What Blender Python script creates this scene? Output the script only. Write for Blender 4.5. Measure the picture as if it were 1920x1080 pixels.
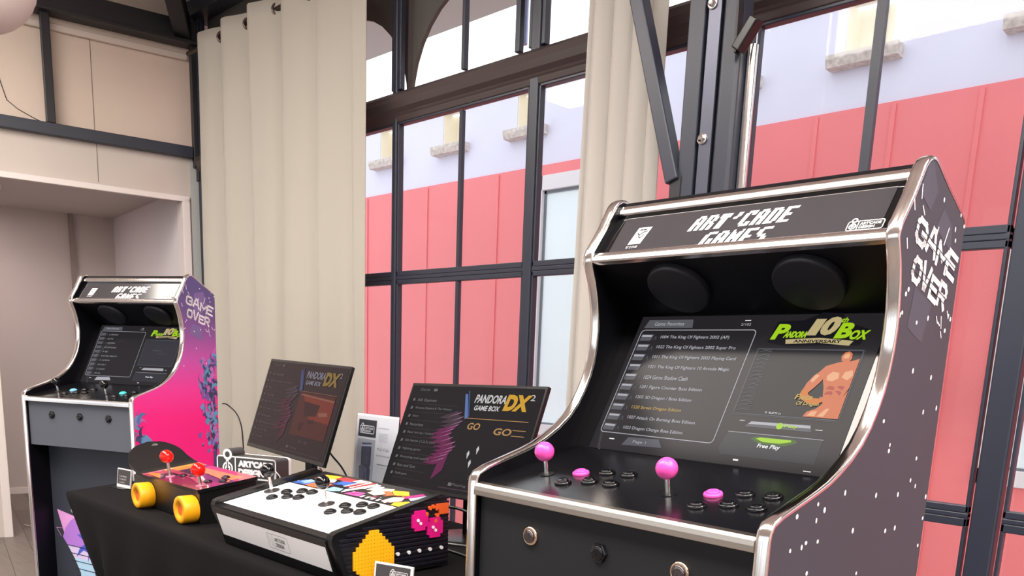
import bpy, math, random
from mathutils import Vector, Matrix
random.seed(7)
for o in list(bpy.data.objects): bpy.data.objects.remove(o)
SC = bpy.context.scene
COL = SC.collection
pi, sin, cos = math.pi, math.sin, math.cos
def V(*a): return Vector(a)
def lin(r, g, b):
    f = lambda c: (c/255/12.92) if c/255 <= .04045 else ((c/255+.055)/1.055)**2.4
    return (f(r), f(g), f(b), 1)

# ---------------------------------------------------------------- camera
cd = bpy.data.cameras.new('camera'); cam = bpy.data.objects.new('camera', cd); COL.objects.link(cam)
fw = V(-.68684, .69863, -.20040); rt = V(.70713, .70606, .03788); up = V(-.16797, .11569, .97898)
cam.matrix_world = Matrix(((rt.x, up.x, -fw.x, 0), (rt.y, up.y, -fw.y, 0), (rt.z, up.z, -fw.z, 1.22), (0, 0, 0, 1)))
cd.sensor_width = 36; cd.lens = 29.546; cd.shift_x = .00436; cd.shift_y = .24158
cd.clip_start = .02; cd.clip_end = 200
SC.camera = cam
# ---------------------------------------------------------------- world and exposure
w = bpy.data.worlds.new('world'); SC.world = w; w.use_nodes = True
bg = w.node_tree.nodes['Background']; bg.inputs[0].default_value = (.93, .96, 1, 1); bg.inputs[1].default_value = 1.75
SC.view_settings.view_transform = 'Standard'; SC.view_settings.look = 'None'
SC.view_settings.exposure = 0.0; SC.view_settings.gamma = 1; SC.view_settings.use_curve_mapping = False
FILL_LIGHT = 23.0            # strength of the added ceiling fill panels

# ---------------------------------------------------------------- materials
MATS = {}
def mat(name, col, rough=.5, metal=0, emit=0, bump=0, bscale=200, spec=.5, noise=0, nscale=6, coat=0, sheen=0):
    if name in MATS: return MATS[name]
    m = bpy.data.materials.new(name); m.use_nodes = True; nt = m.node_tree; b = nt.nodes['Principled BSDF']
    c = lin(*col)
    b.inputs['Base Color'].default_value = c; b.inputs['Roughness'].default_value = rough
    b.inputs['Metallic'].default_value = metal; b.inputs['Specular IOR Level'].default_value = spec
    if coat: b.inputs['Coat Weight'].default_value = coat; b.inputs['Coat Roughness'].default_value = .05
    if sheen: b.inputs['Sheen Weight'].default_value = sheen
    if emit: b.inputs['Emission Color'].default_value = c; b.inputs['Emission Strength'].default_value = emit
    tc = None
    if noise or bump: tc = nt.nodes.new('ShaderNodeTexCoord')
    if noise:
        n = nt.nodes.new('ShaderNodeTexNoise'); n.inputs['Scale'].default_value = nscale; n.inputs['Detail'].default_value = 4
        nt.links.new(tc.outputs['Object'], n.inputs['Vector'])
        r = nt.nodes.new('ShaderNodeValToRGB')
        r.color_ramp.elements[0].position = .3; r.color_ramp.elements[1].position = .7
        r.color_ramp.elements[0].color = tuple(c[i]*(1-noise) for i in range(3))+(1,)
        r.color_ramp.elements[1].color = tuple(min(1, c[i]*(1+noise)) for i in range(3))+(1,)
        nt.links.new(n.outputs['Fac'], r.inputs[0]); nt.links.new(r.outputs[0], b.inputs['Base Color'])
    if bump:
        n2 = nt.nodes.new('ShaderNodeTexNoise'); n2.inputs['Scale'].default_value = bscale
        nt.links.new(tc.outputs['Object'], n2.inputs['Vector'])
        bp = nt.nodes.new('ShaderNodeBump'); bp.inputs['Strength'].default_value = bump; bp.inputs['Distance'].default_value = .002
        nt.links.new(n2.outputs['Fac'], bp.inputs['Height']); nt.links.new(bp.outputs[0], b.inputs['Normal'])
    MATS[name] = m; return m
def glow(name, col, e=1.0):                 # graphics shown by a lit screen
    if name in MATS: return MATS[name]
    m = mat(name, col, .12, 0, e, spec=.05); m.node_tree.nodes['Principled BSDF'].inputs['Base Color'].default_value = (.006, .006, .007, 1); return m
chrome = mat('chrome', (235, 230, 228), .14, 1)
brushed = mat('brushed_steel', (190, 180, 170), .3, 1)
black_gloss = mat('black_gloss', (10, 10, 14), .06)
black_plastic = mat('black_plastic', (16, 16, 19), .28)
inner_black = mat('satin_black_board', (3, 3, 9), .45, spec=.25)
ctl_black = mat('black_control_panel', (10, 10, 14), .2, bump=.05, bscale=900, spec=1.0)
front_grey = mat('charcoal_front_board', (26, 27, 31), .55, spec=.3)
kick_grey = mat('dark_blue_grey_board', (52, 57, 68), .55)
side_dark = mat('dark_grey_side_print', (58, 60, 70), .5, noise=.05, nscale=3)
side_facet = mat('grey_print_facet', (68, 71, 84), .5)
white_print = mat('white_print', (240, 236, 240), .5)
pink_ball = mat('pink_plastic', (232, 78, 172), .3)
red_ball = mat('red_plastic', (235, 25, 18), .12)
frame_dark = mat('anthracite_painted_steel', (44, 48, 62), .38)
frame_black = mat('black_painted_steel', (30, 29, 34), .45)
white_gloss = mat('white_board', (246, 246, 248), .3)
curtain_m = mat('cream_curtain_cloth', (178, 172, 162), .85, bump=.25, bscale=500, sheen=.2)
curtain_r = mat('greige_curtain_cloth', (180, 175, 169), .85, bump=.25, bscale=500, sheen=.2)
cloth_black = mat('black_table_cloth', (9, 8, 10), .9, bump=.3, bscale=700, spec=.15)
white_paint = mat('white_paint', (226, 218, 214), .5)
def wavy(m, scale, col2, direction='X'): pass

def glass(name, tint=(1, 1, 1, 1), base=.03, edge=.45, rough=0.0):
    m = bpy.data.materials.new(name); m.use_nodes = True; nt = m.node_tree; nt.nodes.clear()
    out = nt.nodes.new('ShaderNodeOutputMaterial'); mx = nt.nodes.new('ShaderNodeMixShader')
    t = nt.nodes.new('ShaderNodeBsdfTransparent'); g = nt.nodes.new('ShaderNodeBsdfGlossy'); lw = nt.nodes.new('ShaderNodeLayerWeight')
    p = nt.nodes.new('ShaderNodeMath'); p.operation = 'POWER'; p.inputs[1].default_value = 4.5
    q = nt.nodes.new('ShaderNodeMath'); q.operation = 'MULTIPLY_ADD'; q.inputs[1].default_value = edge; q.inputs[2].default_value = base
    lw.inputs[0].default_value = .5; t.inputs[0].default_value = tint; g.inputs['Roughness'].default_value = rough
    nt.links.new(lw.outputs['Facing'], p.inputs[0]); nt.links.new(p.outputs[0], q.inputs[0]); nt.links.new(q.outputs[0], mx.inputs[0])
    nt.links.new(t.outputs[0], mx.inputs[1]); nt.links.new(g.outputs[0], mx.inputs[2]); nt.links.new(mx.outputs[0], out.inputs[0]); return m
pane_glass = glass('window_glass', (.98, .99, .99, 1), .006, .22)
acrylic = glass('clear_acrylic', (.95, .96, .97, 1), .03)

# ---------------------------------------------------------------- mesh builder
class Fr:                                    # a local frame
    def __init__(s, o=(0, 0, 0), u=(1, 0, 0), v=(0, 1, 0), n=None):
        s.o = Vector(o); s.u = Vector(u).normalized(); s.v = Vector(v).normalized()
        s.n = Vector(n).normalized() if n is not None else s.u.cross(s.v)
    def __call__(s, x, y, z=0): return s.o + s.u*x + s.v*y + s.n*z
ID = Fr()
YZ = lambda x: Fr((x, 0, 0), (0, 1, 0), (0, 0, 1))          # 2D = (y, z), normal +x
class MB:
    def __init__(s): s.v = []; s.f = []; s.m = []; s.sm = []
    def add(s, vs, fs, mi=0, smooth=False):
        b = len(s.v); s.v += [tuple(p) for p in vs]
        for f in fs: s.f.append(tuple(b+i for i in f)); s.m.append(mi); s.sm.append(smooth)
    def box(s, x0, x1, y0, y1, z0, z1, fr=ID, mi=0):
        vs = [fr(x, y, z) for z in (z0, z1) for y in (y0, y1) for x in (x0, x1)]
        s.add(vs, [(0, 2, 3, 1), (4, 5, 7, 6), (0, 1, 5, 4), (2, 6, 7, 3), (0, 4, 6, 2), (1, 3, 7, 5)], mi)
    def poly(s, pts, fr=ID, z=0, mi=0):
        s.add([fr(p[0], p[1], z) for p in pts], [tuple(range(len(pts)))], mi)
    def prism(s, pts, z0, z1, fr=ID, mi=0, smooth=False):
        n = len(pts); vs = [fr(p[0], p[1], z0) for p in pts]+[fr(p[0], p[1], z1) for p in pts]
        s.add(vs, [tuple(reversed(range(n))), tuple(range(n, 2*n))], mi)
        s.add(vs, [(i, (i+1) % n, n+(i+1) % n, n+i) for i in range(n)], mi, smooth)
    def lathe(s, prof, fr=ID, seg=28, mi=0, smooth=True, cap=True):
        n = len(prof); vs = []
        for r, h in prof:
            for k in range(seg):
                a = 2*pi*k/seg; vs.append(fr(r*cos(a), r*sin(a), h))
        fs = [(i*seg+k, i*seg+(k+1) % seg, (i+1)*seg+(k+1) % seg, (i+1)*seg+k) for i in range(n-1) for k in range(seg)]
        s.add(vs, fs, mi, smooth)
        if cap:
            s.add(vs[:seg], [tuple(reversed(range(seg)))], mi); s.add(vs[-seg:], [tuple(range(seg))], mi)
    def ball(s, c, r, seg=32, rings=18, mi=0, sz=1):
        s.lathe([(max(1e-5, r*sin(pi*i/rings)), -r*cos(pi*i/rings)*sz) for i in range(rings+1)], Fr(c), seg, mi, True, False)
    def tube(s, path, r, seg=10, mi=0, cap=True):
        P = [Vector(p) for p in path]; vs = []; prev = None
        for i, p in enumerate(P):
            t = (P[min(i+1, len(P)-1)]-P[max(i-1, 0)]).normalized()
            a = prev if prev is not None else (V(0, 0, 1) if abs(t.z) < .9 else V(1, 0, 0))
            n = (a - t*a.dot(t)).normalized(); prev = n; b = t.cross(n)
            rr = r[i] if isinstance(r, (list, tuple)) else r
            vs += [p+(n*cos(2*pi*k/seg)+b*sin(2*pi*k/seg))*rr for k in range(seg)]
        s.add(vs, [(i*seg+k, i*seg+(k+1) % seg, (i+1)*seg+(k+1) % seg, (i+1)*seg+k) for i in range(len(P)-1) for k in range(seg)], mi, True)
        if cap: s.add(vs[:seg], [tuple(range(seg))], mi); s.add(vs[-seg:], [tuple(range(seg))], mi)
    def bar(s, p, q, w, d, side=(0, 0, 1), mi=0):           # rectangular bar from p to q
        p, q = Vector(p), Vector(q); t = (q-p).normalized(); a = Vector(side); a = (a-t*a.dot(t)).normalized()
        fr = Fr(p, a, t.cross(a), t); s.box(-w/2, w/2, -d/2, d/2, 0, (q-p).length, fr, mi)
    def grid(s, fn, nu, nv, mi=0, smooth=True, flip=False):
        vs = [fn(i/nu, j/nv) for j in range(nv+1) for i in range(nu+1)]
        fs = [(j*(nu+1)+i, j*(nu+1)+i+1, (j+1)*(nu+1)+i+1, (j+1)*(nu+1)+i) for j in range(nv) for i in range(nu)]
        if flip: fs = [tuple(reversed(f)) for f in fs]
        s.add(vs, fs, mi, smooth)
    def build(s, name, mats, parent=None, bevel=0, solid=0, seg=2):
        me = bpy.data.meshes.new(name); me.from_pydata(s.v, [], s.f)
        if not isinstance(mats, (list, tuple)): mats = [mats]
        for m in mats: me.materials.append(m)
        for p, mi, sm in zip(me.polygons, s.m, s.sm): p.material_index = mi; p.use_smooth = sm
        me.update()
        o = bpy.data.objects.new(name, me); COL.objects.link(o)
        if parent: o.parent = parent
        if solid:
            md = o.modifiers.new('solid', 'SOLIDIFY'); md.thickness = solid; md.offset = 0
        if bevel:
            md = o.modifiers.new('bevel', 'BEVEL'); md.width = bevel; md.segments = seg; md.limit_method = 'ANGLE'; md.angle_limit = .7
        return o
def tag(o, label=None, cat=None, group=None, kind=None):
    if label: o['label'] = label
    if cat: o['category'] = cat
    if group: o['group'] = group
    if kind: o['kind'] = kind
    return o
def thing(name, label, cat, loc=(0, 0, 0), rz=0, group=None):
    o = bpy.data.objects.new(name, None); COL.objects.link(o); o.location = loc; o.rotation_euler = (0, 0, rz); o.empty_display_size = .1
    return tag(o, label, cat, group)
def struct(name, mb, m, label=None, bevel=0):
    o = mb.build(name, m, None, bevel); o['kind'] = 'structure'
    if label: o['label'] = label
    return o

# flat printed / displayed graphics laid on a part: polygons in layers a fraction of a millimetre apart
_tc = {}
def glyphs(s, bold=0.0):
    if (s, bold) in _tc: return _tc[(s, bold)]
    cu = bpy.data.curves.new('t', 'FONT'); cu.body = s; cu.size = 1; cu.resolution_u = 3; cu.offset = bold
    o = bpy.data.objects.new('t', cu); me = o.to_mesh()
    vs = [(v.co.x, v.co.y) for v in me.vertices]; fs = [tuple(p.vertices) for p in me.polygons]
    o.to_mesh_clear(); bpy.data.objects.remove(o); bpy.data.curves.remove(cu)
    _tc[(s, bold)] = (vs, fs); return vs, fs
class Gfx:
    def __init__(s, mb, fr, base=.0006, step=.0003): s.mb = mb; s.fr = fr; s.b = base; s.st = step
    def h(s, L): return s.b+s.st*L
    def poly(s, pts, mi, L=0): s.mb.poly(pts, s.fr, s.h(L), mi)
    def rect(s, x0, y0, x1, y1, mi, L=0, sh=0): s.poly([(x0, y0), (x1, y0), (x1+sh, y1), (x0+sh, y1)], mi, L)
    def disc(s, x, y, r, mi, L=0, n=20, ry=None): s.poly([(x+r*cos(2*pi*k/n), y+(ry or r)*sin(2*pi*k/n)) for k in range(n)], mi, L)
    def line(s, pts, w, mi, L=0, closed=False):
        P = list(pts)+([pts[0]] if closed else [])
        for (x0, y0), (x1, y1) in zip(P, P[1:]):
            d = math.hypot(x1-x0, y1-y0)
            if d < 1e-7: continue
            nx, ny = -(y1-y0)/d*w/2, (x1-x0)/d*w/2; ex, ey = (x1-x0)/d*w/2, (y1-y0)/d*w/2
            s.poly([(x0-nx-ex, y0-ny-ey), (x1-nx+ex, y1-ny+ey), (x1+nx+ex, y1+ny+ey), (x0+nx-ex, y0+ny-ey)], mi, L)
    def rrect(s, x0, y0, x1, y1, r, w, mi, L=0):
        s.line(rr(x0, y0, x1, y1, r), w, mi, L, True)
    def text(s, t, x, y, w, h, mi, L=1, shear=0, rot=0, bold=0.0):   # fitted into a w x h box whose lower left corner is (x, y)
        vs, fs = glyphs(t, bold)
        if not vs: return
        x0 = min(v[0] for v in vs); x1 = max(v[0] for v in vs); y0 = min(v[1] for v in vs); y1 = max(v[1] for v in vs)
        sx, sy = w/(x1-x0), h/(y1-y0); c, d = cos(rot), sin(rot); out = []
        for a, b in vs:
            a = (a-x0)*sx; b = (b-y0)*sy; a += b*shear
            out.append(s.fr(x+a*c-b*d, y+a*d+b*c, s.h(L)))
        s.mb.add(out, fs, mi)
    def pix(s, rows, x, y, px, py, mi, L=1, shear=0):               # y = bottom
        n = len(rows)
        for j, row in enumerate(rows):
            yy = y+(n-1-j)*py; i = 0
            while i < len(row):
                if row[i] != ' ':
                    k = i
                    while k < len(row) and row[k] == row[i]: k += 1
                    m = mi[row[i]] if isinstance(mi, dict) else mi
                    xx = x+i*px+(yy-y)*shear
                    s.poly([(xx, yy), (xx+(k-i)*px, yy), (xx+(k-i)*px+py*shear, yy+py*1.02), (xx+py*shear, yy+py*1.02)], m, L); i = k
                else: i += 1
    def scribble(s, x, y, w, h, mi, L=1, seed=0):                    # a line of print too small to read in the photograph
        rnd = random.Random(seed); a = x
        while a < x+w:
            cw = h*rnd.uniform(.35, .8); t = rnd.choice((0, 1, 2, 3))
            if t == 0: s.rect(a, y, a+h*.16, y+h, mi, L)
            elif t == 1: s.rect(a, y, a+cw*.8, y+h*.25, mi, L); s.rect(a, y, a+h*.16, y+h*.9, mi, L)
            elif t == 2: s.rect(a, y+h*.55, a+cw*.8, y+h*.8, mi, L); s.rect(a+cw*.3, y, a+cw*.3+h*.16, y+h*.8, mi, L)
            else: s.rect(a, y, a+cw*.7, y+h*.2, mi, L); s.rect(a, y+h*.5, a+cw*.7, y+h*.7, mi, L)
            a += cw+h*.12+(h*.4 if rnd.random() < .15 else 0)
def rr(x0, y0, x1, y1, r, n=5):
    out = []
    for cx, cy, a0 in ((x1-r, y0+r, -pi/2), (x1-r, y1-r, 0), (x0+r, y1-r, pi/2), (x0+r, y0+r, pi)):
        out += [(cx+r*cos(a0+pi/2*k/n), cy+r*sin(a0+pi/2*k/n)) for k in range(n+1)]
    return out
FONT = {'A': [" ### ", "## ##", "## ##", "#####", "## ##", "## ##", "## ##"], 'R': ["#### ", "## ##", "## ##", "#### ", "## ##", "## ##", "## ##"],
 'T': ["#####", "#####", " ### ", " ### ", " ### ", " ### ", " ### "], "'": ["  ## ", "  ## ", " ##  ", "     ", "     ", "     ", "     "],
 'C': [" ####", "## ##", "##   ", "##   ", "##   ", "## ##", " ####"], 'D': ["#### ", "## ##", "## ##", "## ##", "## ##", "## ##", "#### "],
 'E': ["#####", "##   ", "##   ", "#### ", "##   ", "##   ", "#####"], 'G': [" ####", "##   ", "##   ", "## ##", "## ##", "## ##", " ####"],
 'M': ["#   #", "## ##", "#####", "#####", "## ##", "## ##", "## ##"], 'S': [" ####", "##   ", "##   ", " ### ", "   ##", "   ##", "#### "]}
def pixword(w, gap=1):
    rows = ['']*7
    for ch in w:
        for i in range(7): rows[i] += FONT[ch][i]+' '*gap
    return rows
def logo(g, x, y, s, mi_w, mi_b, L=1, lw=.06, filled=True):
    """the maker's mark: a joystick with a power sign beside a plate reading ART'CADE DESIGN; s = overall width"""
    H = s*.32; W = s
    if filled: g.poly(rr(x, y, x+W, y+H, H*.2), mi_b, L)
    w = s*lw*.55
    g.rrect(x, y, x+W, y+H, H*.2, w, mi_w, L+1)
    g.line([(x+W*.29, y), (x+W*.29, y+H)], w, mi_w, L+1)
    bx = x+W*.155
    g.disc(bx, y+H*1.08, H*.27, mi_w, L+2); g.disc(bx, y+H*1.08, H*.14, mi_b, L+3)
    g.disc(bx, y+H*.42, H*.33, mi_w, L+2); g.disc(bx, y+H*.42, H*.21, mi_b, L+3)
    g.disc(bx, y+H*.42, H*.14, mi_w, L+4); g.disc(bx, y+H*.42, H*.08, mi_b, L+5)
    g.rect(bx-H*.07, y+H*.38, bx+H*.07, y+H*.9, mi_w, L+6); g.rect(bx-H*.025, y+H*.42, bx+H*.025, y+H*.8, mi_b, L+7)
    g.text("ART'CADE", x+W*.345, y+H*.53, W*.58, H*.3, mi_w, L+2, bold=.03)
    g.text("DESIGN", x+W*.345, y+H*.15, W*.43, H*.3, mi_w, L+2, bold=.03)
# ================================================================ THE ROOM
CEIL = 3.42
def wood_floor():
    m = bpy.data.materials.new('wood_floor'); m.use_nodes = True; nt = m.node_tree; b = nt.nodes['Principled BSDF']
    tc = nt.nodes.new('ShaderNodeTexCoord'); mp = nt.nodes.new('ShaderNodeMapping'); br = nt.nodes.new('ShaderNodeTexBrick')
    mp.inputs['Rotation'].default_value = (0, 0, .2)
    br.inputs['Scale'].default_value = 1; br.inputs['Brick Width'].default_value = 1.2; br.inputs['Row Height'].default_value = .13
    br.inputs['Mortar Size'].default_value = .002; br.inputs['Color1'].default_value = lin(118, 108, 102); br.inputs['Color2'].default_value = lin(102, 92, 88)
    br.inputs['Mortar'].default_value = lin(60, 50, 46)
    ns = nt.nodes.new('ShaderNodeTexNoise'); ns.inputs['Scale'].default_value = 3; ns.inputs['Detail'].default_value = 6
    m2 = nt.nodes.new('ShaderNodeMapping'); m2.inputs['Scale'].default_value = (1, 14, 1); m2.inputs['Rotation'].default_value = (0, 0, .2)
    nt.links.new(tc.outputs['Object'], mp.inputs[0]); nt.links.new(mp.outputs[0], br.inputs[0])
    nt.links.new(tc.outputs['Object'], m2.inputs[0]); nt.links.new(m2.outputs[0], ns.inputs['Vector'])
    mx = nt.nodes.new('ShaderNodeMixRGB'); mx.blend_type = 'OVERLAY'; mx.inputs[0].default_value = .35
    nt.links.new(br.outputs[0], mx.inputs[1]); nt.links.new(ns.outputs['Fac'], mx.inputs[2]); nt.links.new(mx.outputs[0], b.inputs['Base Color'])
    b.inputs['Roughness'].default_value = .45; return m
plaster = mat('white_plaster', (200, 190, 183), .8, bump=.1, bscale=60, noise=.03, nscale=2)
plaster_up = mat('beige_wall_board', (216, 199, 185), .55, noise=.04, nscale=1.5)
plaster_al = mat('alcove_wall_board', (192, 182, 180), .7, noise=.03, nscale=1.2)
ceil_m = mat('grey_white_ceiling', (238, 230, 226), .8, noise=.03, nscale=.8)
grey_strip = mat('pale_grey_green_board', (176, 180, 178), .6)
# left wall frame: (s along the wall, z up, n towards the room)
AL = 1.39
LW = Fr((-6.006, 1.54, 0), (cos(AL), sin(AL), 0), (0, 0, 1), (sin(AL), -cos(AL), 0))
S1 = 1.285                                     # where the left wall meets the window wall
mb = MB(); mb.box(-9, 5, -5, 3.05, -.1, 0); struct('floor', mb, wood_floor())
mb = MB(); mb.box(-9, 5, -5, 2.95, CEIL, CEIL+.1); struct('ceiling', mb, ceil_m)
mb = MB()
mb.box(-5.6, 0, 0, 3.2, -.12, 0, LW, 0); mb.box(0, 1.14, 2.215, 2.5, -.12, 0, LW, 0); mb.box(1.14, S1+.1, 0, 2.5, -.12, 0, LW, 0)
mb.box(0, S1+.1, 2.5, CEIL, -.15, -.035, LW, 1)            # board set back behind the steel frame
mb.box(1.195, 1.27, 0, 2.46, 0, .012, LW, 2)
struct('wall_left', mb, [plaster, plaster_up, grey_strip])
mb = MB(); mb.box(.628, .632, 2.25, 3.09, -.035, -.0335, LW); mb.box(.628, .632, 2.25, 2.48, .0, .0012, LW)
struct('trim_1', mb, mat('panel_joint', (120, 108, 100), .7))
mb = MB(); mb.box(.0, 1.21, 3.085, 3.125, -.035, -.005, LW); struct('trim_2', mb, mat('cornice', (214, 200, 190), .6), bevel=.008)
mb = MB(); mb.box(-.045, 0, 0, 2.22, 0, .02, LW); mb.box(1.14, 1.185, 0, 2.22, 0, .02, LW); mb.box(-.045, 1.185, 2.2, 2.235, 0, .02, LW)
mb.box(1.135, 1.142, 0, 2.2, -.13, .02, LW); mb.box(-.002, .004, 0, 2.2, -.13, .02, LW)
struct('trim_3', mb, mat('door_lining', (228, 219, 217), .45), 'white lining around the alcove opening', bevel=.003)
# alcove behind the opening
mb = MB(); mb.box(-1.2, 1.05, 0, 2.9, -1.95, -1.84, LW, 0)
mb.add([LW(1.14, 0, -.12), LW(1.14, 3, -.12), LW(1.04, 3, -1.9), LW(1.04, 0, -1.9)], [(0, 1, 2, 3)], 1)
mb.add([LW(-1.2, 0, -.12), LW(-1.2, 3, -.12), LW(-1.2, 3, -1.9), LW(-1.2, 0, -1.9)], [(3, 2, 1, 0)], 0)
mb.box(-1.2, 1.14, 2.28, 2.34, -1.9, -.12, LW, 0)
struct('wall_alcove', mb, [plaster_al, mat('alcove_side_board', (214, 210, 214), .7)])
mb = MB(); mb.box(.70, .735, 0, 2.28, -1.84, -1.81, LW); struct('trim_4', mb, mat('grey_wall_pipe', (142, 128, 126), .5), 'grey upright strip on the alcove back wall')
mb = MB(); mb.box(-1.2, .7, 0, .05, -1.84, -1.825, LW); struct('baseboard_alcove', mb, white_paint)
mb = MB(); mb.box(4.9, 5, -5, 2.9, 0, CEIL); struct('wall_right', mb, plaster)
mb = MB(); mb.box(-9, 4.9, -5.1, -5, 0, .35); mb.box(-9, 4.9, -5.1, -5, 3.1, CEIL)
x = -9
while x < 4.9: mb.box(x, x+.12, -5.1, -5, .35, 3.1, mi=1); x += 1.4
struct('wall_back', mb, [plaster, frame_dark])
mb = MB(); mb.box(-9, 4.9, -5.06, -5.05, .35, 3.1); struct('window_back', mb, pane_glass)
mb = MB(); mb.box(-16, 12, -16, -5.1, -.12, -.02); struct('ground_behind', mb, mat('pale_paving', (196, 190, 184), .8, noise=.06, nscale=3))
# steelwork on the left wall
t = thing('steel_wall_frame', 'black steel post and rail frame on the upper left wall above the alcove opening', 'frame')
mb = MB(); mb.box(-1.5, 1.21, 2.478, 2.548, 0, .05, LW); mb.build('lower_rail', frame_dark, t, .004)
mb = MB(); mb.box(-1.5, 1.26, 3.18, 3.30, -.03, .07, LW); mb.box(-1.5, 1.26, 3.16, 3.18, -.03, .1, LW); mb.build('upper_beam', frame_black, t, .003)
mb = MB(); mb.box(.352, .402, 2.548, 3.17, 0, .05, LW); mb.build('post', frame_black, t, .004)
mb = MB(); mb.box(1.215, 1.262, 2.42, 3.2, .0, .05, LW); mb.box(1.235, 1.262, 2.34, 2.44, .0, .05, LW); mb.build('post', frame_black, t, .004)
mb = MB()
for s_, z_ in ((1.12, 3.215), (1.16, 3.205), (1.2, 3.2)):
    mb.lathe([(.008, 0), (.008, .012), (.005, .013), (.005, .022)], Fr(LW(s_, z_, .07), LW.u, LW.v, LW.n), 8)
mb.build('bolt', chrome, t)
# roof rafter that starts in the corner
t = thing('roof_rafter', 'black rafter running up across the ceiling from the left corner', 'beam')
mb = MB(); mb.bar((-5.74, 2.68, 3.24), (-5.0, 2.2, 3.50), .12, .10, (0, 0, 1)); mb.build('rafter_bar', frame_black, t, .004)
# wire on the upper left wall
mb = MB(); P = [LW(.09, 2.95, .01), LW(.10, 2.86, .006), LW(.13, 2.74, .004), LW(.155, 2.65, .003), (LW(.21, 2.61, .002)), LW(.29, 2.575, .002), LW(.35, 2.555, .002)]
P = [p - LW.n*.036 for p in P[:1]]+[p-LW.n*.034 for p in P[1:]]
mb.tube(P, .0022, 6); tag(mb.build('wire', black_plastic), 'thin dark wire hanging on the beige panel left of the steel post', 'wire')

# ---------------------------------------------------------------- window wall: steel glazing bays
WY = 2.78
def bar(mb, x0, x1, z0, z1, y0=-.014, y1=.014, mi=0): mb.box(x0, x1, WY+y0, WY+y1, z0, z1, mi=mi)
bays = [(-5.70, -4.60, []), (-4.565, -3.628, []), (-3.596, -2.688, [-3.128]), (-2.636, -1.62, [-2.2]), (-1.66, -.772, [-1.219]), (-.68, .1, [-.33]), (.2, 1.3, []), (1.4, 2.5, []), (2.6, 3.7, []), (3.8, 4.8, [])]
for i, (x0, x1, thin) in enumerate(bays):
    root = bpy.data.objects.new('window_%d' % (i+1), None); COL.objects.link(root); root['kind'] = 'structure'
    mb = MB()
    bar(mb, x0, x0+.011, 0, 2.37); bar(mb, x1-.011, x1, 0, 2.37)
    bar(mb, x0, x1, 0, .09); bar(mb, x0, x1, 2.358, 2.372)
    bar(mb, x0, x1, .828, .85); bar(mb, x0, x1, .786, .812); bar(mb, x0, x1, 1.636, 1.66); bar(mb, x0, x1, 1.596, 1.618)
    bar(mb, x0, x1, .812, .828, -.015, .015); bar(mb, x0, x1, 1.618, 1.636, -.015, .015)
    mb.build('frame', frame_dark, root, .003)
    for tx in thin:
        tw = .010 if i == 2 else .015
        mb = MB(); bar(mb, tx-tw, tx+tw, .09, .79, -.01, .01); bar(mb, tx-tw, tx+tw, .85, 1.6, -.01, .01); bar(mb, tx-tw, tx+tw, 1.66, 2.35, -.01, .01); mb.build('glazing_bar', frame_dark, root)
    mb = MB(); bar(mb, x0+.02, x1-.02, .085, .79, .004, .008); bar(mb, x0+.02, x1-.02, .845, 1.6, .004, .008); bar(mb, x0+.02, x1-.02, 1.655, 2.35, .004, .008)
    mb.build('pane', pane_glass, root)
    # transom light above the beam, with a semicircular arched plate outside on the first bays
    mb = MB(); bar(mb, x0, x0+.02, 2.52, 3.35); bar(mb, x1-.02, x1, 2.52, 3.35)
    if i == 2: bar(mb, -3.132, -3.112, 2.52, 3.35); bar(mb, -2.79, -2.762, 2.52, 3.35)
    mb.build('transom_frame', frame_dark, root, .003)
    mb = MB(); bar(mb, x0+.02, x1-.02, 2.52, 3.35, .004, .008); mb.build('transom_pane', pane_glass, root)
mb = MB()
posts = [(-4.60, -4.565), (-3.628, -3.596), (-2.688, -2.636), (-.762, -.69), (.1, .2), (1.3, 1.4), (2.5, 2.6), (3.7, 3.8), (4.8, 4.9), (-5.76, -5.70)]
for a, b in posts: bar(mb, a, b, 0, 3.4, -.022, .03)
struct('trim_5', mb, frame_dark, 'dark steel mullions between the window bays', bevel=.006)
mb = MB()
sec = [(-.018, 2.368), (-.022, 2.388), (-.020, 2.392), (-.026, 2.40), (-.03, 2.408), (-.045, 2.425), (-.052, 2.455), (-.045, 2.485), (-.026, 2.503), (.0, 2.510), (.05, 2.510), (.05, 2.368)]
mb.prism([(y+WY, z) for y, z in sec], -5.76, 4.9, Fr((0, 0, 0), (0, 1, 0), (0, 0, 1)), 0)
struct('trim_6', mb, mat('bronze_dark_beam', (66, 56, 56), .35), 'thick dark transom beam across the windows', bevel=.004)
mb = MB(); mb.box(-5.8, 4.95, WY-.06, WY+.1, 3.33, CEIL); struct('wall_window', mb, frame_dark)
mb = MB()                                                    # arched plates outside, between the arches
R_ = .475
def arch(cx0, cx1, fade=0):
    n = 16; out = []
    for c, sg in ((cx0, 1), (cx1, -1)):
        pass
    pts = [(cx1, 2.47)]
    c = (cx0+cx1)/2; r = (cx1-cx0)/2
    pts = [(cx0, 3.34), (cx0, 2.47)]+[(c-r*cos(pi*k/n), 2.47+r*sin(pi*k/n)) for k in range(1, n)]+[(cx1, 2.47), (cx1, 3.34)]
    # split in quads against the top so that the concave outline fills cleanly
    P = pts[1:-1]
    for (a, b), (c2, d) in zip(P, P[1:]):
        mb.prism([(a, b), (c2, d), (c2, 3.34), (a, 3.34)], WY+.05, WY+.07, Fr((0, 0, 0), (1, 0, 0), (0, 0, 1), (0, 1, 0)))
arch(-4.56, -3.60); arch(-3.575, -2.665); arch(-5.7, -4.6)
struct('trim_7', mb, mat('arched_steel_plate', (82, 76, 72), .55), 'dark arched plates outside the upper window lights')

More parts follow.
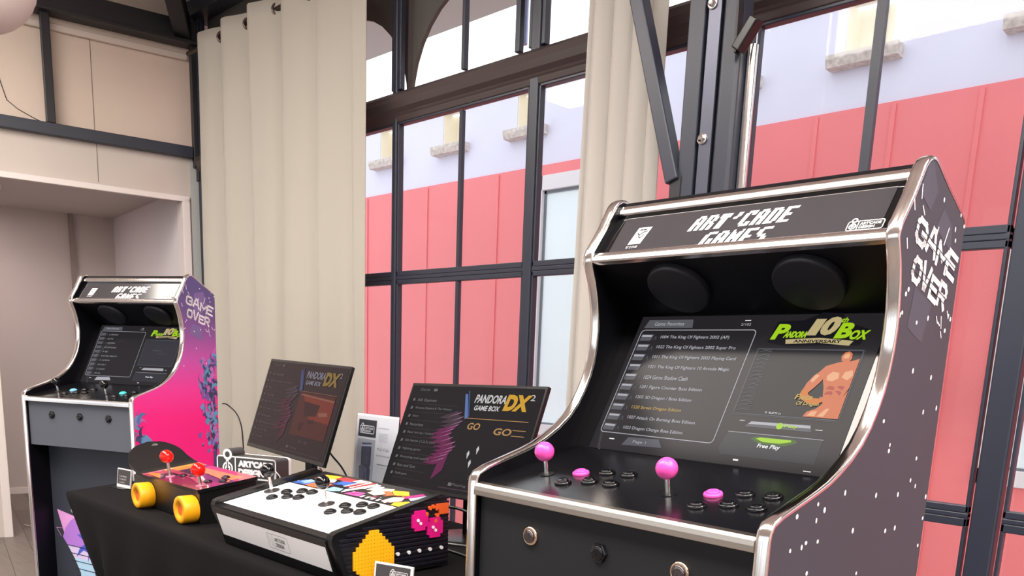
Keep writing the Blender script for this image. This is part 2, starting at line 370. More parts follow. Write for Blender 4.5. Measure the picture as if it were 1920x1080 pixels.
# ---------------------------------------------------------------- steel column with its brace, near the glazing
t = thing('steel_column', 'bolted dark steel column with bright strip behind the large cabinet', 'column')
CY = 2.52
mb = MB(); mb.box(-1.722, -1.662, CY-.03, CY+.05, 0, CEIL); mb.build('flange', frame_dark, t, .004)
mb = MB(); mb.box(-1.652, -1.606, CY-.025, CY-.015, 0, CEIL); mb.box(-1.662, -1.598, CY+.01, CY+.05, 0, CEIL); mb.build('web_plate', mat('grey_steel_plate', (92, 94, 108), .3, .6), t, .002)
mb = MB(); mb.box(-1.598, -1.53, CY-.03, CY+.05, 0, CEIL); mb.build('flange', frame_dark, t, .018, seg=4)
mb = MB(); mb.tube([(-1.515, CY+.03, 0), (-1.515, CY+.03, 2.22)], .017, 16); mb.build('pipe', chrome, t)
for z in (1.955, 2.352, 2.9):
    mb = MB(); fr = Fr((-1.638, CY-.026, z), (1, 0, 0), (0, 0, 1), (0, -1, 0))
    mb.lathe([(.017, 0), (.017, .004), (.014, .005)], fr, 20, smooth=False); mb.lathe([(.011, .004), (.011, .014), (.006, .017)], fr, 6, smooth=False); mb.build('bolt', chrome, t)
t = thing('diagonal_brace', 'dark grey box-section brace slanting down to the steel column', 'brace')
mb = MB(); mb.bar((-2.235, CY-.02, 3.36), (-1.735, CY-.02, 1.835), .052, .05, (0, 1, 0)); mb.build('brace_bar', frame_dark, t, .005)
mb = MB(); mb.box(-1.748, -1.705, CY-.035, CY+.0, 1.62, 1.85); mb.build('foot_plate', frame_black, t, .003)
t = thing('clamp_bracket', 'small black tilted bracket on the right of the steel column', 'bracket')
mb = MB(); mb.bar((-1.52, CY-.05, 2.185), (-1.462, CY-.05, 2.262), .03, .045, (1, 0, 0)); mb.build('bracket_body', black_plastic, t, .004)
mb = MB(); mb.bar((-1.525, CY-.045, 2.18), (-1.528, CY-.05, 2.6), .008, .03, (1, 0, 0)); mb.build('arm', frame_black, t)

# ---------------------------------------------------------------- curtains
def curtain(name, label, x0, x1, ztop, zbot, wave, step, amp, m, fade=None, rings=True, lean=0):
    """eyelet curtain: each pleat runs away from the room and is tucked behind the next one"""
    t = thing(name, label, 'curtain'); CYC = 2.62; mb = MB(); nu = int((x1-x0)/wave*34)
    def fn(u, v):
        z = ztop+(zbot-ztop)*v; xx = x0+(x1-x0)*u
        f = ((xx-step)/wave+.02*sin(v*4+xx*3)) % 1.0
        a = amp*(fade(xx) if fade else 1)
        if f > .14: g = (f-.14)/.86; y = -1+1.75*g*g; dx = 0
        else: g = f/.14; y = -.125+.875*cos(pi*g); dx = -.035*sin(pi*g)*(a/.05)
        x = xx+dx+lean*v*(1-u)
        return V(x, CYC+a*y*(1+.1*sin(v*6+xx*5))+.004*sin(xx*27+v*3), z+.004*cos(2*pi*f))
    mb.grid(fn, nu, 36); mb.build('cloth_panel', m, t, solid=.003)
    if rings:
        k = math.ceil((x0-step)/wave)
        while step+k*wave < x1+.05:
            xr = step+k*wave-.21*wave; k += 1
            if xr < x0+.02: continue
            fr = Fr((xr, CYC+.004, ztop-.055), V(.62, .78, 0), (0, 0, 1))
            mb = MB(); mb.lathe([(.022, -.006), (.033, -.006), (.036, 0), (.033, .006), (.022, .006), (.020, 0), (.022, -.006)], fr, 24, cap=False); mb.build('eyelet', mat('bronze_eyelet', (96, 84, 78), .25, .9), t)
    return t
curtain('curtain', 'wide cream eyelet curtain hanging left of the windows behind the pink cabinet', -5.41, -3.64, 3.10, .02, .315, -5.035, .055, curtain_m, fade=lambda x: 1 if x < -4.5 else max(.3, 1-(x+4.5)*1.8))
curtain('curtain', 'narrow gathered curtain between the window bays beside the diagonal brace', -2.235, -1.885, 3.10, .02, .088, -2.02, .03, curtain_r, rings=False, lean=-.03)
t = thing('curtain_rod', 'dark curtain rod threaded through eyelets near the ceiling', 'curtain rod')
mb = MB(); mb.tube([(-5.55, 2.62, 3.045), (-1.7, 2.62, 3.045)], .014, 14); mb.build('rod', mat('bronze_rod', (58, 46, 42), .35, .6), t)
for x in (-3.4, -1.75):
    mb = MB(); mb.bar((x, 2.62, 3.045), (x, 2.74, 3.045), .02, .02); mb.build('rod_bracket', frame_black, t)

# ---------------------------------------------------------------- ceiling panels added as fill light (out of frame) and the lantern in view
fill_m = mat('fill_panel_face', (255, 246, 236), .5, 0, FILL_LIGHT)
for i, (x, y) in enumerate([(-4.3, .2), (-2.2, .0), (-.1, -.2), (2.0, -.2), (.9, 1.5), (3.3, 1.3)]):
# a smaller fill panel, added inside the alcove, comes below
    t = thing('ceiling_fill_panel', 'white fill light panel added on the ceiling, out of frame', 'fill light', (x, y, CEIL), 0, 'added ceiling fill panels')
    mb = MB(); mb.box(-.9, .9, -.47, .47, -.05, 0); mb.build('housing', white_paint, t, .01)
    mb = MB(); mb.box(-.86, .86, -.43, .43, -.056, -.05); mb.build('emitter_face', fill_m, t)
t = thing('ceiling_fill_panel', 'fill light panel added on the alcove ceiling, out of sight', 'fill light', tuple(LW(-.35, 2.28, -1.0)), AL)  # unseen panel added to brighten the alcove
mb = MB(); mb.box(-.5, .5, -.25, .25, -.04, 0); mb.build('housing', white_paint, t, .01)
mb = MB(); mb.box(-.46, .46, -.21, .21, -.046, -.04); mb.build('emitter_face', mat('alcove_fill_face', (255, 240, 232), .5, 0, 15), t)
t = thing('paper_lantern', 'white round paper lantern hanging at the top left corner', 'lantern', (-3.20, .845, 2.33))
mb = MB()
mb.lathe([(max(.03, 0.168*sin(pi*i/40))*(1-.012*(i % 2)), -0.168*cos(pi*i/40)) for i in range(2, 39)], ID, 40, cap=False); mb.build('shade', mat('white_paper', (226, 214, 210), .7), t)
mb = MB(); mb.tube([(0, 0, .15), (0, 0, CEIL-2.33)], .004, 6); mb.build('cord', black_plastic, t)

# ================================================================ OUTSIDE
mb = MB(); mb.box(-24, 14, 3.05, 7, -1.1, -1.0); o = struct('ground', mb, MATS['pale_paving'])
t = thing('opposite_building', 'lilac-white and red facade seen through the windows', 'building', (0, 7, 0))
FX = Fr((0, 0, 0), (1, 0, 0), (0, 0, 1), (0, -1, 0))
wallm = mat('lilac_white_render', (222, 220, 238), .85, noise=.02, nscale=2, bump=.2, bscale=40)
mb = MB()
# upper wall with openings for the windows (sill top 3.70)
wc = [-11.73, -10.5, -9.26, -8.02, -6.79, -5.55, -4.32, -3.15, -1.88, -.65, .58, 1.8]
WW = .19
edges = [-22]; 
for c in wc: edges += [c-WW, c+WW]
edges += [12]
mb.box(-22, 12, 0, .25, 3.30, 3.70)
for a, b in zip(edges[::2], edges[1::2]): mb.box(a, b, 0, .25, 3.70, 4.09)
mb.build('upper_wall', wallm, t)
mb = MB(); mb.box(-22, 12, -.02, .12, 4.09, 4.115); mb.build('roof_edge', mat('cream_coping', (236, 230, 224), .7), t)
redm = mat('coral_red_cladding', (238, 128, 132), .5, noise=.03, nscale=1.2)
mb = MB(); ws = [(-6.52, -5.55), (-1.93, -.7)]
segs = [(-22, -6.60), (-5.45, -1.96), (-.62, 12)]
for a, b in segs: mb.box(a, b, -.02, .2, -1, 3.30)
mb.box(-6.60, -5.45, -.02, .2, 3.19, 3.30); mb.box(-6.60, -5.45, -.02, .2, -1, .45); mb.box(-1.96, -.62, -.02, .2, 2.3, 3.30); mb.box(-1.96, -.62, -.02, .2, -1, .47)
x = -21.5
while x < 12:                                               # raised board joints of the cladding
    if not any(a-.3 < x < b+.3 for a, b in ws): mb.box(x, x+.035, -.032, -.02, -1, 3.28)
    x += .62
mb.build('red_cladding', redm, t)
revm = mat('cream_window_reveal', (250, 240, 218), .6)
for c in wc:
    mb = MB(); mb.box(c-WW, c+WW, .2, .24, 3.70, 4.09); mb.box(c-WW-.001, c-WW+.01, .01, .24, 3.70, 4.09); mb.box(c+WW-.01, c+WW+.001, .01, .24, 3.70, 4.09)
    o = mb.build('window', revm, t)
    mb = MB(); mb.prism([(-.13, 3.70), (-.13, 3.665), (-.11, 3.61), (0, 3.605), (0, 3.70)], c-.28, c+.28, Fr((0, 0, 0), (0, 1, 0), (0, 0, 1)))
    mb.build('window_sill', mat('weathered_stone', (206, 196, 190), .9, noise=.22, nscale=25, bump=.5, bscale=60), o)
for (a, b), (z0, z1) in zip(((-6.60, -5.45), (-1.96, -.62)), ((.45, 3.19), (.47, 2.3))):
    mb = MB(); fw_ = .085
    mb.box(a, a+fw_, -.05, .02, z0, z1); mb.box(b-fw_, b, -.05, .02, z0, z1); mb.box(a, b, -.05, .02, z1-.15, z1); mb.box(a, b, -.05, .02, z0, z0+.12)
    o = mb.build('large_window', mat('white_window_surround', (228, 222, 226), .6), t, .004)
    mb = MB(); mb.box(a+fw_, a+fw_+.03, -.01, .0, z0+.12, z1-.15); mb.box(a+fw_, b-fw_, -.01, .0, z1-.18, z1-.15); mb.box(a+fw_, b-fw_, -.01, .0, z0+.12, z0+.14)
    mb.build('sash', mat('grey_sash', (120, 126, 134), .4), o)
    mb = MB(); mb.box(a+fw_, b-fw_, .0, .01, z0+.12, z1-.15); mb.build('pane', mat('frosted_pale_glass', (240, 250, 255), .15, emit=.0), o)
# roof overhang outside the windows
mb = MB(); mb.box(-12, 5, 2.95, 4.5, 3.634, 3.70); struct('soffit', mb, mat('grey_soffit_board', (206, 224, 220), .8), 'grey underside of the overhang outside the upper windows')
t = thing('hanging_tube', 'pale blue tube hanging outside the upper window light', 'tube')
mb = MB(); mb.tube([(-3.958, 4, 3.13), (-3.958, 4, 3.64)], .024, 14); mb.build('pipe_tube', mat('pale_blue_zinc', (150, 165, 205), .3, .3), t)
for k, (dx, dz) in enumerate(((0, 0), (.09, -.045))):
    mb = MB(); mb.tube([(-3.75+dx-.45*a+.0, 3.4, 3.50+dz+.12*a-.22*a*(1-a)) for a in [i/12 for i in range(13)]], .006, 6)
    tag(mb.build('electric_cable', black_plastic), 'thin black cable outside the upper window light, the %s of two' % ('upper', 'lower')[k], 'cable')
# ================================================================ ARCADE CABINETS (two of one model)
ZD = 1.0254
PROF = [(0, -ZD+.01), (0, -.02), (.002, -.009), (.009, .001), (.03, .0105), (.07, .022), (.119, .036), (.150, .0465), (.177, .059), (.209, .077), (.237, .098), (.259, .122), (.276, .148), (.290, .175), (.299, .203),
        (.305, .235), (.307, .265), (.305, .295), (.299, .328), (.291, .355), (.282, .376), (.276, .389), (.2755, .398), (.281, .412), (.311, .453), (.329, .484), (.337, .497), (.346, .506), (.357, .5115), (.369, .512), (.380, .508),
        (.429, .483), (.507, .4475), (.513, .440), (.513, -ZD+.01)]
PROF = [(y, z+ZD) for y, z in PROF]
def side_mesh(x0, x1, m, t, decor=None, mats=None):
    mb = MB(); n = len(PROF); fr = YZ(0)
    vs = [(x0, y, z) for y, z in PROF]+[(x1, y, z) for y, z in PROF]
    mb.add(vs, [tuple(range(n-1, -1, -1)), tuple(range(n, 2*n))]); mb.add(vs, [(i, (i+1) % n, n+(i+1) % n, n+i) for i in range(n)])
    if decor: decor(mb)
    return mb.build('side_panel', mats or m, t)
def molding(t, xc):
    """bright edge trim following the profile"""
    pts = PROF[:-1]; N = []
    for i, (y, z) in enumerate(pts):
        a = pts[max(i-1, 0)]; b = pts[min(i+1, len(pts)-1)]
        dy, dz = b[0]-a[0], b[1]-a[1]; L = math.hypot(dy, dz); N.append((-dz/L, dy/L))
    mb = MB(); hw = .0105; cs = [(-hw, -.003), (-hw, .0008), (-hw*.8, .0028), (-hw*.3, .0036), (hw*.3, .0036), (hw*.8, .0028), (hw, .0008), (hw, -.003)]
    k = len(cs); vs = []
    for (y, z), (ny, nz) in zip(pts, N):
        for cx_, h in cs: vs.append((xc+cx_, y+ny*h, z+nz*h))
    fs = [(i*k+j, i*k+j+1, (i+1)*k+j+1, (i+1)*k+j) for i in range(len(pts)-1) for j in range(k-1)]
    mb.add(vs, fs, 0, True); return mb.build('edge_trim', chrome, t)
def push_button(fr, r, m, t, name='button', m2=None, hexa=False):
    mb = MB()
    mb.lathe([(r, 0), (r*1.02, r*.12), (r*.96, r*.28), (r*.80, r*.34), (r*.76, r*.30)], fr, 6 if hexa else 30, 0, not hexa)
    mb.lathe([(r*.70, r*.2), (r*.70, r*.42), (r*.62, r*.50), (r*.3, r*.48), (.0001, r*.46)], fr, 28, 1, True, False)
    return mb.build(name, [m, m2 or m], t)
def joystick(fr, m, t, ballr=.0175, h=.028, washer=None, wr=.014):
    j = thing('joystick', None, None); j.parent = t
    mb = MB(); mb.lathe([(wr, 0), (wr, .0015), (.006, .002)], fr, 28, 0, False); mb.build('dust_washer', washer or black_plastic, j)
    mb = MB(); mb.lathe([(.0045, 0), (.0045, h)], fr, 16); mb.build('shaft', chrome, j)
    mb = MB(); o = fr(0, 0, h+ballr*.8); mb.ball(o, ballr); mb.build('ball', m, j)
    return j
SCR = Fr((0, .27, ZD+.045), (1, 0, 0), (0, cos(1.06), sin(1.06)))
CTA = .21057
CTL = Fr((0, 0, ZD-.018), (1, 0, 0), (0, cos(CTA), sin(CTA)))
MAR = Fr((0, .290, ZD+.40), (1, 0, 0), (0, .5893, .8079))
SPK = Fr((0, .412, ZD+.30), (1, 0, 0), (0, cos(2.53), sin(2.53)))
SPKN = Fr(SPK.o, SPK.u, SPK.v)
lines1 = ["1004 The King Of Fighters 2002 (AP)", "1022 The King Of Fighters 2002 Super Pro", "1011 The King Of Fighters 2002 Playing Card", "1021 The King Of Fighters 10 Arcade Magic", "1024 Garou Shadow Clash", "1201 Figure Counter Boss Edition", "1202 3D Dragon / Boss Edition", "1220 Street Dragon Edition", "1027 Attack On Burning Boss Edition", "1023 Dragon Change Boss Edition"]
MI = {}
def screen_mats():
    return [black_gloss, glow('scr_bg', (54, 50, 55), .5), glow('scr_line', (190, 190, 198), .8), glow('scr_icon', (98, 98, 106), .8), glow('scr_yellow', (190, 158, 80), .9),
            glow('scr_green', (160, 205, 30), 1.0), glow('scr_cream', (196, 178, 130), .9), glow('scr_dark', (30, 30, 36), .5), glow('scr_skin', (214, 116, 72), .9), glow('scr_skin_light', (238, 172, 128), .9),
            glow('scr_orange', (214, 120, 30), .9), glow('scr_white', (245, 245, 245), 1.0), glow('scr_green_dim', (70, 110, 34), .8), glow('scr_panel', (66, 66, 74), .6), glow('scr_red', (190, 72, 62), .8)]
def menu_screen(mb, rich):
    g = Gfx(mb, SCR, .0008, .00025)
    g.rect(.048, -.006, .545, .288, 1 if rich else 1, 0)
    g.line(rr(.060, .030, .3165, .257, .008), .0016, 2, 2, True)
    g.poly([(.062, .262), (.068, .280), (.172, .280), (.177, .262)], 3, 1); g.text("Game Favorites", .085, .267, .07, .008, 2, 2)
    g.text("2/102", .28, .266, .02, .005, 2, 2); g.rect(.285, .276, .297, .2775, 11, 2)
    for i, tx in enumerate(lines1):
        y = .2385-i*.0220
        g.poly([(.064, y-.0055), (.0645, y+.0085), (.094, y+.0085), (.090, y-.0055)], 3, 2); g.poly([(.066, y+.003), (.066, y+.007), (.091, y+.007), (.090, y+.003)], 2 if rich else 3, 3)
        g.line([(.096, y-.004), (.100, y+.004), (.103, y-.004)], .0012, 3, 2)
        col = (4 if i == 7 else 2) if rich else 3
        if rich: g.text(tx, .112, y-.002, min(.185, .0044*len(tx)), .0085, col, 2, bold=.012)
        else: g.scribble(.112, y-.002, [.055, .03, .05, .07, .03, .09, .06, .04, .05, .03][i], .007, 2, 2, i)
    g.poly([(.124, .007), (.133, .024), (.203, .026), (.216, .010)], 3 if rich else 2, 1); g.text("Page 1", .148, .012, .03, .007, 2, 2); g.rect(.09, .016, .102, .018, 11, 2)
    # logo
    if rich: g.poly([(.346, .232), (.352, .274), (.40, .276), (.43, .291), (.466, .289), (.474, .272), (.52, .258), (.512, .228), (.38, .225)], 7, 1)
    e = 5
    g.text("P", .349, .2375, .026, .031, e, 3, shear=.25, bold=.05); g.text("ANDORA", .372, .241, .042, .013, e, 3, shear=.25, bold=.06)
    g.text("1", .413, .246, .018, .032, 6, 3, shear=.3, bold=.07); g.text("0", .432, .246, .030, .036, 6, 4, shear=.3, bold=.06); g.text("th", .466, .271, .012, .009, 5, 4, shear=.3, bold=.03)
    g.text("B", .464, .240, .026, .030, e, 5, shear=.25, bold=.05); g.text("OX", .489, .238, .030, .018, e, 5, shear=.25, bold=.05)
    g.poly([(.382, .229), (.379, .238), (.44, .2415), (.500, .236), (.495, .227), (.44, .232)], 6, 2); g.text("ANNIVERSARY", .395, .2315, .085, .006, 7, 3, bold=.03)
    # picture box
    g.rect(.332, .088, .526, .221, 13, 1); g.rect(.336, .093, .522, .217, 7 if rich else 13, 2); g.rrect(.3345, .0915, .5235, .2185, .003, .0014, 3, 3)
    if rich:
        for k in range(15):
            y = .098+k*.0082; g.line([(.339, y), (.352, y+.002), (.362, y)], .0011, 3, 4); g.line([(.345, y+.003), (.362, y+.004)], .0008, 3, 4)
        # a bare-chested wrestler figure shown in the game preview
        S = lambda pts, m, L: g.poly(pts, m, L)
        S([(.493, .198), (.490, .207), (.494, .214), (.501, .216), (.507, .212), (.509, .203), (.506, .197)], 8, 5)
        S([(.494, .203), (.495, .210), (.500, .213), (.504, .210), (.503, .203)], 9, 6)
        S([(.462, .176), (.470, .188), (.485, .194), (.497, .198), (.509, .198), (.522, .203), (.522, .150), (.515, .130), (.484, .131), (.479, .150), (.472, .166)], 8, 5)
        S([(.478, .170), (.486, .178), (.497, .176), (.499, .166), (.490, .160), (.480, .162)], 9, 6); S([(.503, .168), (.506, .178), (.517, .182), (.521, .172), (.514, .163)], 9, 6)
        S([(.462, .176), (.456, .170), (.448, .155), (.445, .141), (.455, .136), (.463, .146), (.472, .160), (.476, .172), (.470, .184)], 8, 6); S([(.459, .172), (.453, .160), (.458, .156), (.466, .170)], 9, 7)
        S([(.445, .143), (.443, .133), (.450, .124), (.462, .119), (.476, .116), (.486, .122), (.483, .128), (.470, .128), (.458, .134), (.455, .142)], 10, 7)
        S([(.484, .146), (.488, .152), (.497, .151), (.498, .145)], 14, 6); S([(.501, .151), (.506, .153), (.514, .152), (.512, .145)], 14, 6); S([(.484, .136), (.488, .142), (.497, .142), (.498, .136)], 14, 6); S([(.501, .143), (.506, .144), (.512, .142), (.511, .135)], 14, 6)
        S([(.478, .131), (.515, .131), (.522, .145), (.522, .094), (.462, .094), (.466, .103), (.480, .110), (.488, .120)], 8, 5); S([(.486, .096), (.497, .111), (.503, .111), (.497, .096)], 9, 6); S([(.468, .096), (.474, .104), (.484, .106), (.482, .096)], 9, 6)
        g.text("Fists", .437, .124, .030, .010, 4, 8, shear=.2, bold=.03); g.text("Of Dragon", .442, .112, .040, .009, 4, 8, shear=.2, bold=.03); g.scribble(.394, .0945, .028, .004, 11, 5, 4)
    else: g.rect(.39, .165, .44, .167, 3, 3); g.rect(.42, .150, .47, .151, 3, 3)
    g.poly([(.365, .068), (.374, .079), (.482, .080), (.486, .068)], 3 if rich else 2, 1); g.poly([(.37, .073), (.375, .078), (.481, .079), (.483, .074)], 2, 2)
    if rich: g.disc(.429, .0735, .006, 5, 3); g.text("Play", .437, .0705, .024, .007, 5, 3, bold=.02)
    g.poly([(.331, .024), (.339, .056), (.511, .056), (.511, .012), (.34, .012)], 13, 1); g.line([(.339, .056), (.511, .056)], .001, 2, 2)
    if rich: g.poly([(.385, .046), (.393, .051), (.466, .051), (.470, .046), (.45, .038), (.405, .038)], 12, 2); g.poly([(.395, .047), (.402, .050), (.458, .050), (.46, .047), (.44, .042), (.41, .042)], 5, 3)
    g.text("Free Play", .402, .029, .041, .0095, 11, 4, shear=.2, bold=.02); g.rect(.368, .003, .378, .006, 11, 2); g.rect(.497, -.001, .510, .0005, 11, 2); g.rect(.352, .078, .362, .079, 11, 2); g.rect(.492, .072, .504, .073, 11, 2)

def marquee(mb, rich):
    g = Gfx(mb, MAR, .0008, .0003)
    g.rect(.045, -.002, .560, .092, 1, 0)
    a = pixword("ART'CADE"); n = len(a[0]); px = .197/n; g.pix(a, .207, .0425, px, .0325/7, 2, 2, shear=.35)
    b = pixword("GAMES"); g.pix(b, .243, .0005, .131/len(b[0]), .0345/7, 2, 2, shear=.35)
    g.poly([(.083, .024), (.090, .064), (.121, .064), (.112, .024)], 3, 2); g.line([(.094, .050), (.100, .045), (.106, .052), (.114, .054)], .0022, 1, 3); g.line([(.099, .043), (.104, .038), (.110, .046)], .002, 1, 3)
    g.line([(.097, .058), (.101, .058)], .003, 1, 3); g.line([(.105, .058), (.109, .058)], .003, 1, 3)
    g.scribble(.083, .015, .028, .006, 2, 2, 3); g.scribble(.078, .004, .048, .005, 2, 2, 9)
    logo(g, .509, .010, .055, 2, 4, 2, lw=.05)
DOTS = [(.416, .462), (.49, .451), (.509, .436), (.475, .427), (.481, .411), (.328, .324), (.321, .317), (.316, .29), (.309, .286), (.414, .288), (.373, .279), (.505, .292), (.495, .297), (.488, .273), (.383, .207), (.458, .198), (.445, .143), (.498, .149), (.300, .131),
        (.333, .094), (.332, .085), (.443, .068), (.431, .033), (.454, .022), (.306, .018), (.388, .013), (.505, 0), (.505, -.037), (.393, -.042), (.357, -.043), (.5, -.084), (.065, .008), (.121, .02), (.142, .01), (.121, -.003), (.056, -.038), (.087, -.037), (.098, -.032), (.132, -.034), (.11, -.077),
        (.24, -.03), (.20, .03), (.27, -.10), (.33, -.14), (.18, -.16), (.42, -.18), (.08, -.2), (.37, -.3), (.15, -.33), (.46, -.36), (.25, -.25)]
STROKE = {'G': [[(1, .78), (.82, 1), (.2, 1), (0, .8), (0, .2), (.2, 0), (.82, 0), (1, .2), (1, .48), (.6, .48)]], 'A': [[(0, 0), (.36, 1), (.64, 1), (1, 0)], [(.18, .34), (.82, .34)]],
 'M': [[(0, 0), (0, 1), (.5, .38), (1, 1), (1, 0)]], 'E': [[(1, 1), (0, 1), (0, 0), (1, 0)], [(0, .52), (.8, .52)]], 'O': [[(.2, 0), (0, .25), (0, .75), (.2, 1), (.8, 1), (1, .75), (1, .25), (.8, 0), (.2, 0)]],
 'V': [[(0, 1), (.42, 0), (.58, 0), (1, 1)]], 'R': [[(0, 0), (0, 1), (.75, 1), (1, .82), (1, .62), (.75, .45), (0, .45)], [(.5, .45), (1, 0)]]}
def game_over(g, mi, L=3, base=1):
    """distressed, sliced lettering: GAME over OVER, running down to the right"""
    rot = -.285; c, s = cos(rot), sin(rot)
    def word(t, x, y, w, h):
        k = len(t); cw = w/k
        for i, ch in enumerate(t):
            ww = cw*(1.06 if ch == 'M' else .93)
            sw = .0084; ox, oy = x+(i*cw+sw/2)*c, y+ZD+(i*cw+sw/2)*s+(.002 if i % 2 else -.001)+sw/2; w_, h_ = ww-sw*.9, h*(1.04 if i % 2 else .96)-sw
            for k_, pl in enumerate(STROKE[ch]):
                g.line([(ox+(a*w_-.06*b*h_)*c-b*h_*s, oy+(a*w_-.06*b*h_)*s+b*h_*c) for a, b in pl], sw, mi, L+k_)
        for f, off in ((.40, 0), (.62, .1)):                      # slices through the letters
            p0 = (x-.004-h*f*s, y+ZD+h*f*c); p1 = (x+w*c-h*(f-.05)*s, y+ZD+w*s+h*(f-.05)*c); g.line([p0, p1], .0013, base, L+3)
    word('GAME', .325, .3945, .180, .040); word('OVER', .3285, .340, .150, .039)
    for (a, b), (c2, d) in (((.309, .446), (.314, .434)), ((.341, .442), (.350, .432)), ((.408, .421), (.402, .404)), ((.300, .392), (.305, .380)), ((.331, .470), (.333, .452)), ((.449, .425), (.437, .400)), ((.446, .292), (.452, .283)), ((.465, .293), (.470, .276)), ((.455, .284), (.462, .280)), ((.470, .270), (.476, .262)), ((.487, .303), (.494, .293))):
        g.line([(a, b+ZD), (c2, d+ZD)], .0026, mi, L)
def decor_dark(mb):
    g = Gfx(mb, YZ(.6), .0003, .00015)
    g.poly([(.345, .50+ZD), (.36, .508+ZD), (.39, .47+ZD), (.37, .44+ZD), (.325, .46+ZD)], 1, 0); g.poly([(.42, .45+ZD), (.46, .43+ZD), (.47, .39+ZD), (.40, .42+ZD)], 1, 0); g.poly([(.35, .33+ZD), (.42, .31+ZD), (.40, .25+ZD), (.34, .27+ZD)], 1, 0)
    r = random.Random(3)
    for y, z in DOTS: g.disc(y, z+ZD, r.uniform(.0022, .0038), 2, 1, 8, r.uniform(.003, .0045))
    game_over(g, 2, 3, 0)
PALM = [(88, 120, 176), (120, 150, 205), (70, 70, 120), (130, 90, 170), (196, 110, 190), (52, 62, 96), (92, 160, 196)]
def decor_pink(mb):
    g = Gfx(mb, YZ(.6), .0003, .00012)
    r = random.Random(11)
    for y, z in DOTS[:12]+DOTS[14:20:2]: g.disc(y, z+ZD, .003, 1, 1, 8)
    g.poly([(.38, .44+ZD), (.44, .45+ZD), (.46, .38+ZD), (.37, .33+ZD)], 2, 0); g.poly([(.36, .31+ZD), (.42, .30+ZD), (.42, .24+ZD), (.345, .27+ZD)], 2, 0)
    game_over(g, 1, 3, 0)
    def leaf(x, z, a, L, wd, mi, Lr):
        pts = []; n = 7
        for i in range(n+1):
            f = i/n; b = a-.9*f*f; pts.append((x+L*f*cos(b), z+L*f*sin(b), wd*sin(pi*min(1, f*.9+.08)), b))
        up_ = [(p[0]-p[2]*sin(p[3]), p[1]+p[2]*cos(p[3])) for p in pts]; dn = [(p[0]+p[2]*sin(p[3]), p[1]-p[2]*cos(p[3])) for p in pts]
        P = [(min(.512, max(.004, u)), v) for u, v in up_+dn[::-1]]; g.poly(P, mi, Lr)
    def crown(cx_, cz, R, n, seed):
        q = random.Random(seed)
        for k in range(n):
            a = q.uniform(-.4, pi+.4); leaf(cx_+q.uniform(-.02, .02), cz+q.uniform(-.03, .03), a, R*q.uniform(.5, 1), R*q.uniform(.07, .16), 3+q.randrange(7), 2+k % 8)
    for cx_, cz, R, n, sd in ((.45, .10, .065, 16, 1), (.46, .03, .08, 20, 2), (.42, -.0, .06, 12, 3), (.47, -.09, .09, 20, 4), (.49, .15, .05, 10, 5), (.02, -.12, .07, 12, 6), (.02, -.18, .08, 16, 7), (.49, -.2, .09, 16, 8)):
        crown(cx_, cz+ZD, R, n, sd)
    for k in range(60):
        q = r.uniform(-.25, .16); yy = .5-abs(r.gauss(0, .035))-.01; s_ = r.uniform(.006, .02)
        g.poly([(yy-s_, q+ZD), (yy, q+s_+ZD), (min(.512, yy+s_*.7), q+s_*.3+ZD), (yy+s_*.1, q-s_+ZD)], 3+r.randrange(7), 9+k % 4)
    g.poly([(.470, -.40+ZD), (.478, .09+ZD), (.492, .10+ZD), (.500, -.40+ZD)], 5, 3)
def pink_side():
    m = bpy.data.materials.new('pink_purple_sunset_print'); m.use_nodes = True; nt = m.node_tree; b = nt.nodes['Principled BSDF']
    tc = nt.nodes.new('ShaderNodeTexCoord'); sp = nt.nodes.new('ShaderNodeSeparateXYZ'); mr = nt.nodes.new('ShaderNodeMapRange'); r = nt.nodes.new('ShaderNodeValToRGB')
    mr.inputs['From Min'].default_value = .78; mr.inputs['From Max'].default_value = 1.50
    nt.links.new(tc.outputs['Object'], sp.inputs[0]); nt.links.new(sp.outputs['Z'], mr.inputs['Value']); nt.links.new(mr.outputs[0], r.inputs[0]); nt.links.new(r.outputs[0], b.inputs['Base Color'])
    e = r.color_ramp.elements; e[0].position = 0; e[0].color = lin(255, 28, 138); e[1].position = 1; e[1].color = lin(92, 84, 138)
    for p, c in ((.22, (255, 32, 140)), (.38, (246, 58, 160)), (.55, (206, 84, 176)), (.72, (140, 86, 156)), (.84, (104, 84, 140))):
        n = e.new(p); n.color = lin(*c)
    b.inputs['Roughness'].default_value = .35; return m

